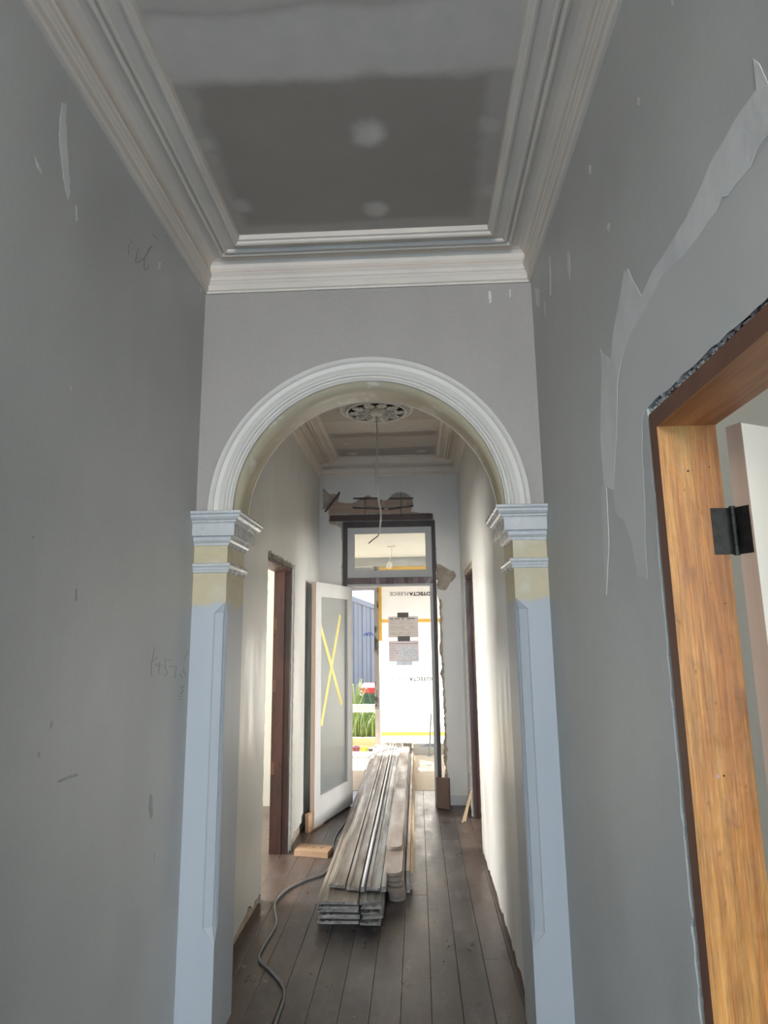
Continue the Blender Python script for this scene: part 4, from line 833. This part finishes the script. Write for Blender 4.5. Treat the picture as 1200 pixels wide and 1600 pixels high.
# porch pendant
c = at(612, 854, 2, PC); pe = empty('porch_pendant', (c[0], c[1], PC)); tag(pe, 'small pendant lampholder hanging on a white cord in the porch', 'pendant lamp')
obj('ceiling_plate', lathe([(0, PC), (.05, PC), (.048, PC-.012), (.02, PC-.02), (0, PC-.02)], c[:2], 20), 'rail_white', pe)
q = at(609, 879, 1, c[1]); mb = MB(); mb.tube(smooth_path([(c[0], c[1], PC-.018), (c[0]-.004, c[1], PC-.12), (q[0]-.004, c[1], q[2]+.03), q], 5), .004, 6); obj('cord', mb, 'rail_white', pe)
mb = MB(); xf = Matrix.Translation((q[0]-.005, c[1], q[2]-.035)) @ Matrix.Rotation(math.radians(18), 4, 'Y') @ Matrix.Rotation(math.radians(35), 4, 'Z')
secs = [[tuple(xf @ Vector((r*math.cos(2*math.pi*i/8), r*math.sin(2*math.pi*i/8), z))) for i in range(8)] for r, z in ((.012, .045), (.03, .03), (.040, .0), (.036, -.034), (.02, -.040))]
mb.sections(secs); obj('lampholder', mb, 'rail_white', pe)
# things lying at the foot of the membrane
o = obj('insulation_batt', MB().box((-.44, 8.98, .0005), (-.10, 9.12, .135)), 'pack_grey'); tag(o, 'grey insulation batt at the foot of the membrane behind the stack', 'insulation')
pk = empty('flat_pack', (.15, 9.0, 0)); tag(pk, 'white and blue wrapped pack at the foot of the membrane', 'package')
obj('carton', MB().box((-.085, 8.93, .0005), (.42, 9.10, .085)), 'paper', pk); obj('wrap', MB().box((-.08, 8.96, .0855), (.40, 9.08, .13)), 'paper', pk)
for k in range(3): obj('print_line', MB().box((.02+.03*k, 8.9585, .095+.011*k), (.20+.04*k, 8.9598, .100+.011*k)), 'pack_blue', pk)
a = at(671, 1181, 2, .0); mb = MB(); mb.tube([(a[0], a[1], .0), (a[0]+.035, a[1]+.06, .52)], .012, 10); tp = empty('steel_prop', a); tag(tp, 'short galvanised prop standing at the right side of the porch', 'prop')
obj('tube', mb, 'galvanised', tp); obj('foot', MB().box((a[0]-.03, a[1]-.03, 0), (a[0]+.03, a[1]+.03, .008)), 'galvanised', tp)
# ------------------------------------------------------------------ garden
gd = struct(put('ground', plate([[(-30, YE+.05), (30, YE+.05), (30, 70), (-30, 70)]], 'z', -.55, -.5), 'lawn'), 'pale bare yard beyond the porch')
for k, (y, z, x0, lab) in enumerate(((9.95, -.46, -3.5, 'lower timber sleeper edging the garden bed'), (10.0, -.20, -3.6, 'upper timber sleeper edging the garden bed'))):
    o = obj('timber_sleeper', MB().box((x0, y, z), (.6, y+.10, z+.245)), 'sleeper'); tag(o, lab, 'sleeper')
o = obj('timber_step', MB().box((-2.2, YE+.12, -.5), (-.58, YE+.40, -.085)), 'sleeper'); tag(o, 'pale timber step outside the garden opening', 'step')
o = obj('garden_bed', MB().box((-3.5, 10.1, -.5), (1.2, 11.6, .0)), 'soil'); struct(o, 'raised garden bed soil behind the sleepers')
# grass clumps of the bed: uncountable
rg = random.Random(12); mb = MB()
for i in range(1500):
    x = rg.uniform(-2.2, .2); y = rg.uniform(10.15, 11.4); h = rg.uniform(.22, .50); a = rg.uniform(0, 6.28); l = rg.uniform(.04, .22); w = rg.uniform(.005, .009); dx, dy = math.cos(a)*l, math.sin(a)*l; tx, ty = -math.sin(a)*w, math.cos(a)*w
    mb.add([(x-tx, y-ty, 0), (x+tx, y+ty, 0), (x+tx+dx*.3, y+ty+dy*.3, h*.6), (x-tx+dx*.3, y-ty+dy*.3, h*.6), (x+dx, y+dy, h)], [(0, 1, 2, 3), (3, 2, 4)], 0 if rg.random() < .7 else 1)
o = obj('tall_grass', mb, ['leaf_green', 'leaf_pale']); tag(o, 'tall bright green grass in the raised garden bed', 'grass', kind='stuff')
# arching leafy plant before the bins
def arch_plant(x, y, z, n, h, sp, label, seed, mats):
    rnd = random.Random(seed); e = empty('garden_plant', (x, y, z)); tag(e, label, 'plant')
    for i in range(n):
        a = rnd.uniform(0, 6.28); l = rnd.uniform(.5, 1)*sp; hh = h*rnd.uniform(.75, 1.05); w = rnd.uniform(.014, .024); tx, ty = -math.sin(a)*w, math.cos(a)*w; mb = MB(); secs = []
        for k in range(7):
            t = k/6; r = l*t; zz = hh*(1-(1-t*1.35)**2) if t < .74 else hh*(1-(t*1.35-1)**2*2.6); ww = (1-t*.9)
            secs.append([(x+math.cos(a)*r-tx*ww, y+math.sin(a)*r-ty*ww, z+zz), (x+math.cos(a)*r, y+math.sin(a)*r, z+zz+.004), (x+math.cos(a)*r+tx*ww, y+math.sin(a)*r+ty*ww, z+zz), (x+math.cos(a)*r, y+math.sin(a)*r, z+zz-.002)])
        mb.sections(secs); obj('leaf', mb, mats[i % len(mats)], e)
arch_plant(-1.03, 10.75, .0, 22, .84, .30, 'arching pale green plant in front of the bins', 31, ['leaf_pale', 'leaf_pale', 'leaf_green'])
arch_plant(-1.35, 10.9, .0, 18, .62, .36, 'smaller arching plant at the left of the bins', 32, ['leaf_pale', 'leaf_green'])
# wheelie bins
def bin_(x, y, label, body):
    e = empty('wheelie_bin', (x, y, -.5)); tag(e, label, 'bin', 'wheelie bins by the blue fence')
    zb, zt = -.42, .52; mb = MB(); secs = [[(x-a, y-b, z), (x+a, y-b, z), (x+a, y+b, z), (x-a, y+b, z)] for a, b, z in ((.21, .24, zb), (.27, .31, zt-.06), (.29, .33, zt-.05), (.29, .33, zt))]
    mb.sections(secs); bd = obj('body', mb, body, e)
    mb = MB(); secs = [[(x-a, y-.36-b*0, z+dz*0), (x+a, y-.36, z), (x+a, y+.36, z+.03), (x-a, y+.36, z+.03)] for a, b, z, dz in ((.30, 0, zt+.001, 0), (.30, 0, zt+.055, 0), (.24, 0, zt+.10, 0))]; mb.sections(secs); obj('lid', mb, 'bin_red', e)
    for s in (-1, 1):
        w = MB(); w.tube([(x+s*.20, y+.25, -.40), (x+s*.26, y+.25, -.40)], .10, 16); obj('wheel', w, 'black_plastic', e)
    q = MB(); q.box((x-.2, y+.36, zt-.03), (x+.2, y+.39, zt+.01)); obj('handle', q, 'black_plastic', e)
    cx, cz = x+.02, .22; xf = Matrix.Translation((cx, y-.318, cz)) @ Matrix.Rotation(math.radians(4.0), 4, 'X') @ Matrix.Rotation(math.radians(45), 4, 'Y')
    for k in ((-.048, -.004), (.004, .048)): obj('emblem', MB().box((k[0], -.003, -.048), (k[1], .001, .048), xf=xf), 'rail_white', bd)
    obj('emblem', MB().box((x-.10, y-.316, .105), (x+.14, y-.302, .125)), 'rail_white', bd)
bin_(-.80, 12.3, 'dark green bin with red lid half behind the porch post', 'bin_green')
bin_(-1.62, 12.4, 'dark green bin with red lid behind the arching plant', 'bin_green')
# pots on the step
def pot(x, y, z, r, h, mat, label, tilt=0):
    mb = MB(); n = 14; xf = Matrix.Translation((x, y, z)) @ Matrix.Rotation(tilt, 4, 'Y')
    secs = [[tuple(xf @ Vector((q*math.cos(2*math.pi*i/n), q*math.sin(2*math.pi*i/n), k))) for i in range(n)] for q, k in ((r*.72, 0), (r*.95, h*.82), (r*1.05, h*.83), (r*1.05, h), (r*.9, h), (r*.85, h*.6))]
    mb.sections(secs, caps=True); o = obj('plant_pot', mb, mat); tag(o, label, 'pot', 'pots on the porch step'); return o
zt = -.084
pot(-1.02, YE+.24, zt, .055, .085, 'pot_purple', 'purple plant pot at the left on the porch step'); pot(-.89, YE+.26, zt, .055, .10, 'pot_purple', 'darker purple plant pot beside the lime pot'); pot(-.775, YE+.25, zt, .05, .10, 'lime_pot', 'lime green pot on the porch step')
o = obj('plastic_tray', MB().box((-.71, YE+.18, zt), (-.60, YE+.32, zt+.08)), 'black_plastic'); tag(o, 'black plastic tray beside the porch post foot', 'tray')
# blue sheet-metal fence, running away to the right
P1_ = Vector(at(548, 933, 1, 15.)[:2]); fd = Vector((1, 1)).normalized(); fn = Vector((fd.y, -fd.x)); A = P1_-fd*5.2; L = 12.
def ftop(sv): return min(2.62, max(1.75, 2.42-.25*(sv-5.2)))      # the fence steps down with the falling ground
fe = empty('metal_fence', (A.x, A.y, -.5)); tag(fe, 'blue ribbed sheet-metal fence at the back of the garden', 'fence')
pw = .262; n = int(L/pw); pr = [(0, 0), (.03, 0), (.045, .028), (.075, .028), (.09, 0), (.17, 0), (.18, .012), (.195, .012), (.205, 0), (pw, 0)]
me = None
for k in range(n):
    a = A+fd*(k*pw); mb = MB(); ring = []
    for u_, w_ in pr: ring.append(a+fd*u_+fn*w_)
    back = [p-fn*.004 for p in ring][::-1]
    if me is None:
        rel = [(p-a) for p in ring+back]; mb.sections([[(p.x, p.y, z) for p in rel] for z in (.0, 1.)]); me = mb.mesh('panel'); me.materials.append(M['fence_blue'])
    o = bpy.data.objects.new('panel', me); COL.objects.link(o); o.parent = fe; o.location = (a.x-A.x, a.y-A.y, .0); o.scale = (1, 1, ftop((k+1)*pw)+.5-.02)
mb = MB(); mb.sections([[((A+fd*q).x-fn.x*.03, (A+fd*q).y-fn.y*.03, ftop(q)-.09), ((A+fd*q).x+fn.x*.05, (A+fd*q).y+fn.y*.05, ftop(q)-.09), ((A+fd*q).x+fn.x*.05, (A+fd*q).y+fn.y*.05, ftop(q)+.03), ((A+fd*q).x-fn.x*.03, (A+fd*q).y-fn.y*.03, ftop(q)+.03)] for q in (0, 4.4, 7.88, L)]); obj('top_rail', mb, 'fence_blue', fe)
p = at(575, 991, 1, 14.9); hk = empty('hose_bracket', p); tag(hk, 'small blue bracket fixed to the metal fence', 'bracket')
simple('bracket_blue', (.05, .09, .28), None, .5)
for dx, dz in ((-.06, -.05), (.0, .03), (.06, -.04)):
    mb = MB(); mb.tube([(p[0]+dx-.03, p[1], p[2]-.03), (p[0]+dx+.02, p[1]-.02, p[2]+.04+dz*.2), (p[0]+dx+.06, p[1], p[2]-.02+dz*.3)], .014, 7); obj('arm', mb, 'bracket_blue', hk)
# houses beyond
def house(x, y, w, d, h, label, seed):
    e = empty('house', (x, y, -.5)); tag(e, label, 'house', 'houses beyond the fence')
    obj('walls', MB().box((x-w/2, y, -.5), (x+w/2, y+d, h)), 'house_wall', e)
    mb = MB(); o_ = .4; mb.add([(x-w/2-o_, y-o_, h), (x+w/2+o_, y-o_, h), (x+w/2+o_, y+d+o_, h), (x-w/2-o_, y+d+o_, h), (x-w/2+1.5, y+d/2, h+1.7), (x+w/2-1.5, y+d/2, h+1.7)], [(0, 1, 5, 4), (1, 2, 5), (2, 3, 4, 5), (3, 0, 4), (0, 3, 2, 1)]); obj('roof', mb, 'house_roof', e)
    for k in range(int(w/1.6)):
        cx = x-w/2+.9+1.6*k; f_ = obj('window', MB().box((cx-.5, y-.05, h-1.55), (cx+.5, y-.002, h-.35)), 'rail_white', e); obj('pane', MB().box((cx-.42, y-.06, h-1.47), (cx+.42, y-.051, h-.43)), 'window_dark', f_)
house(-3.2, 36, 9, 7, 2.6, 'low pale house with blue-grey roof seen above the fence', 1)
house(6.5, 44, 9, 7, 3.2, 'further pale house right of the first beyond the fence', 2)
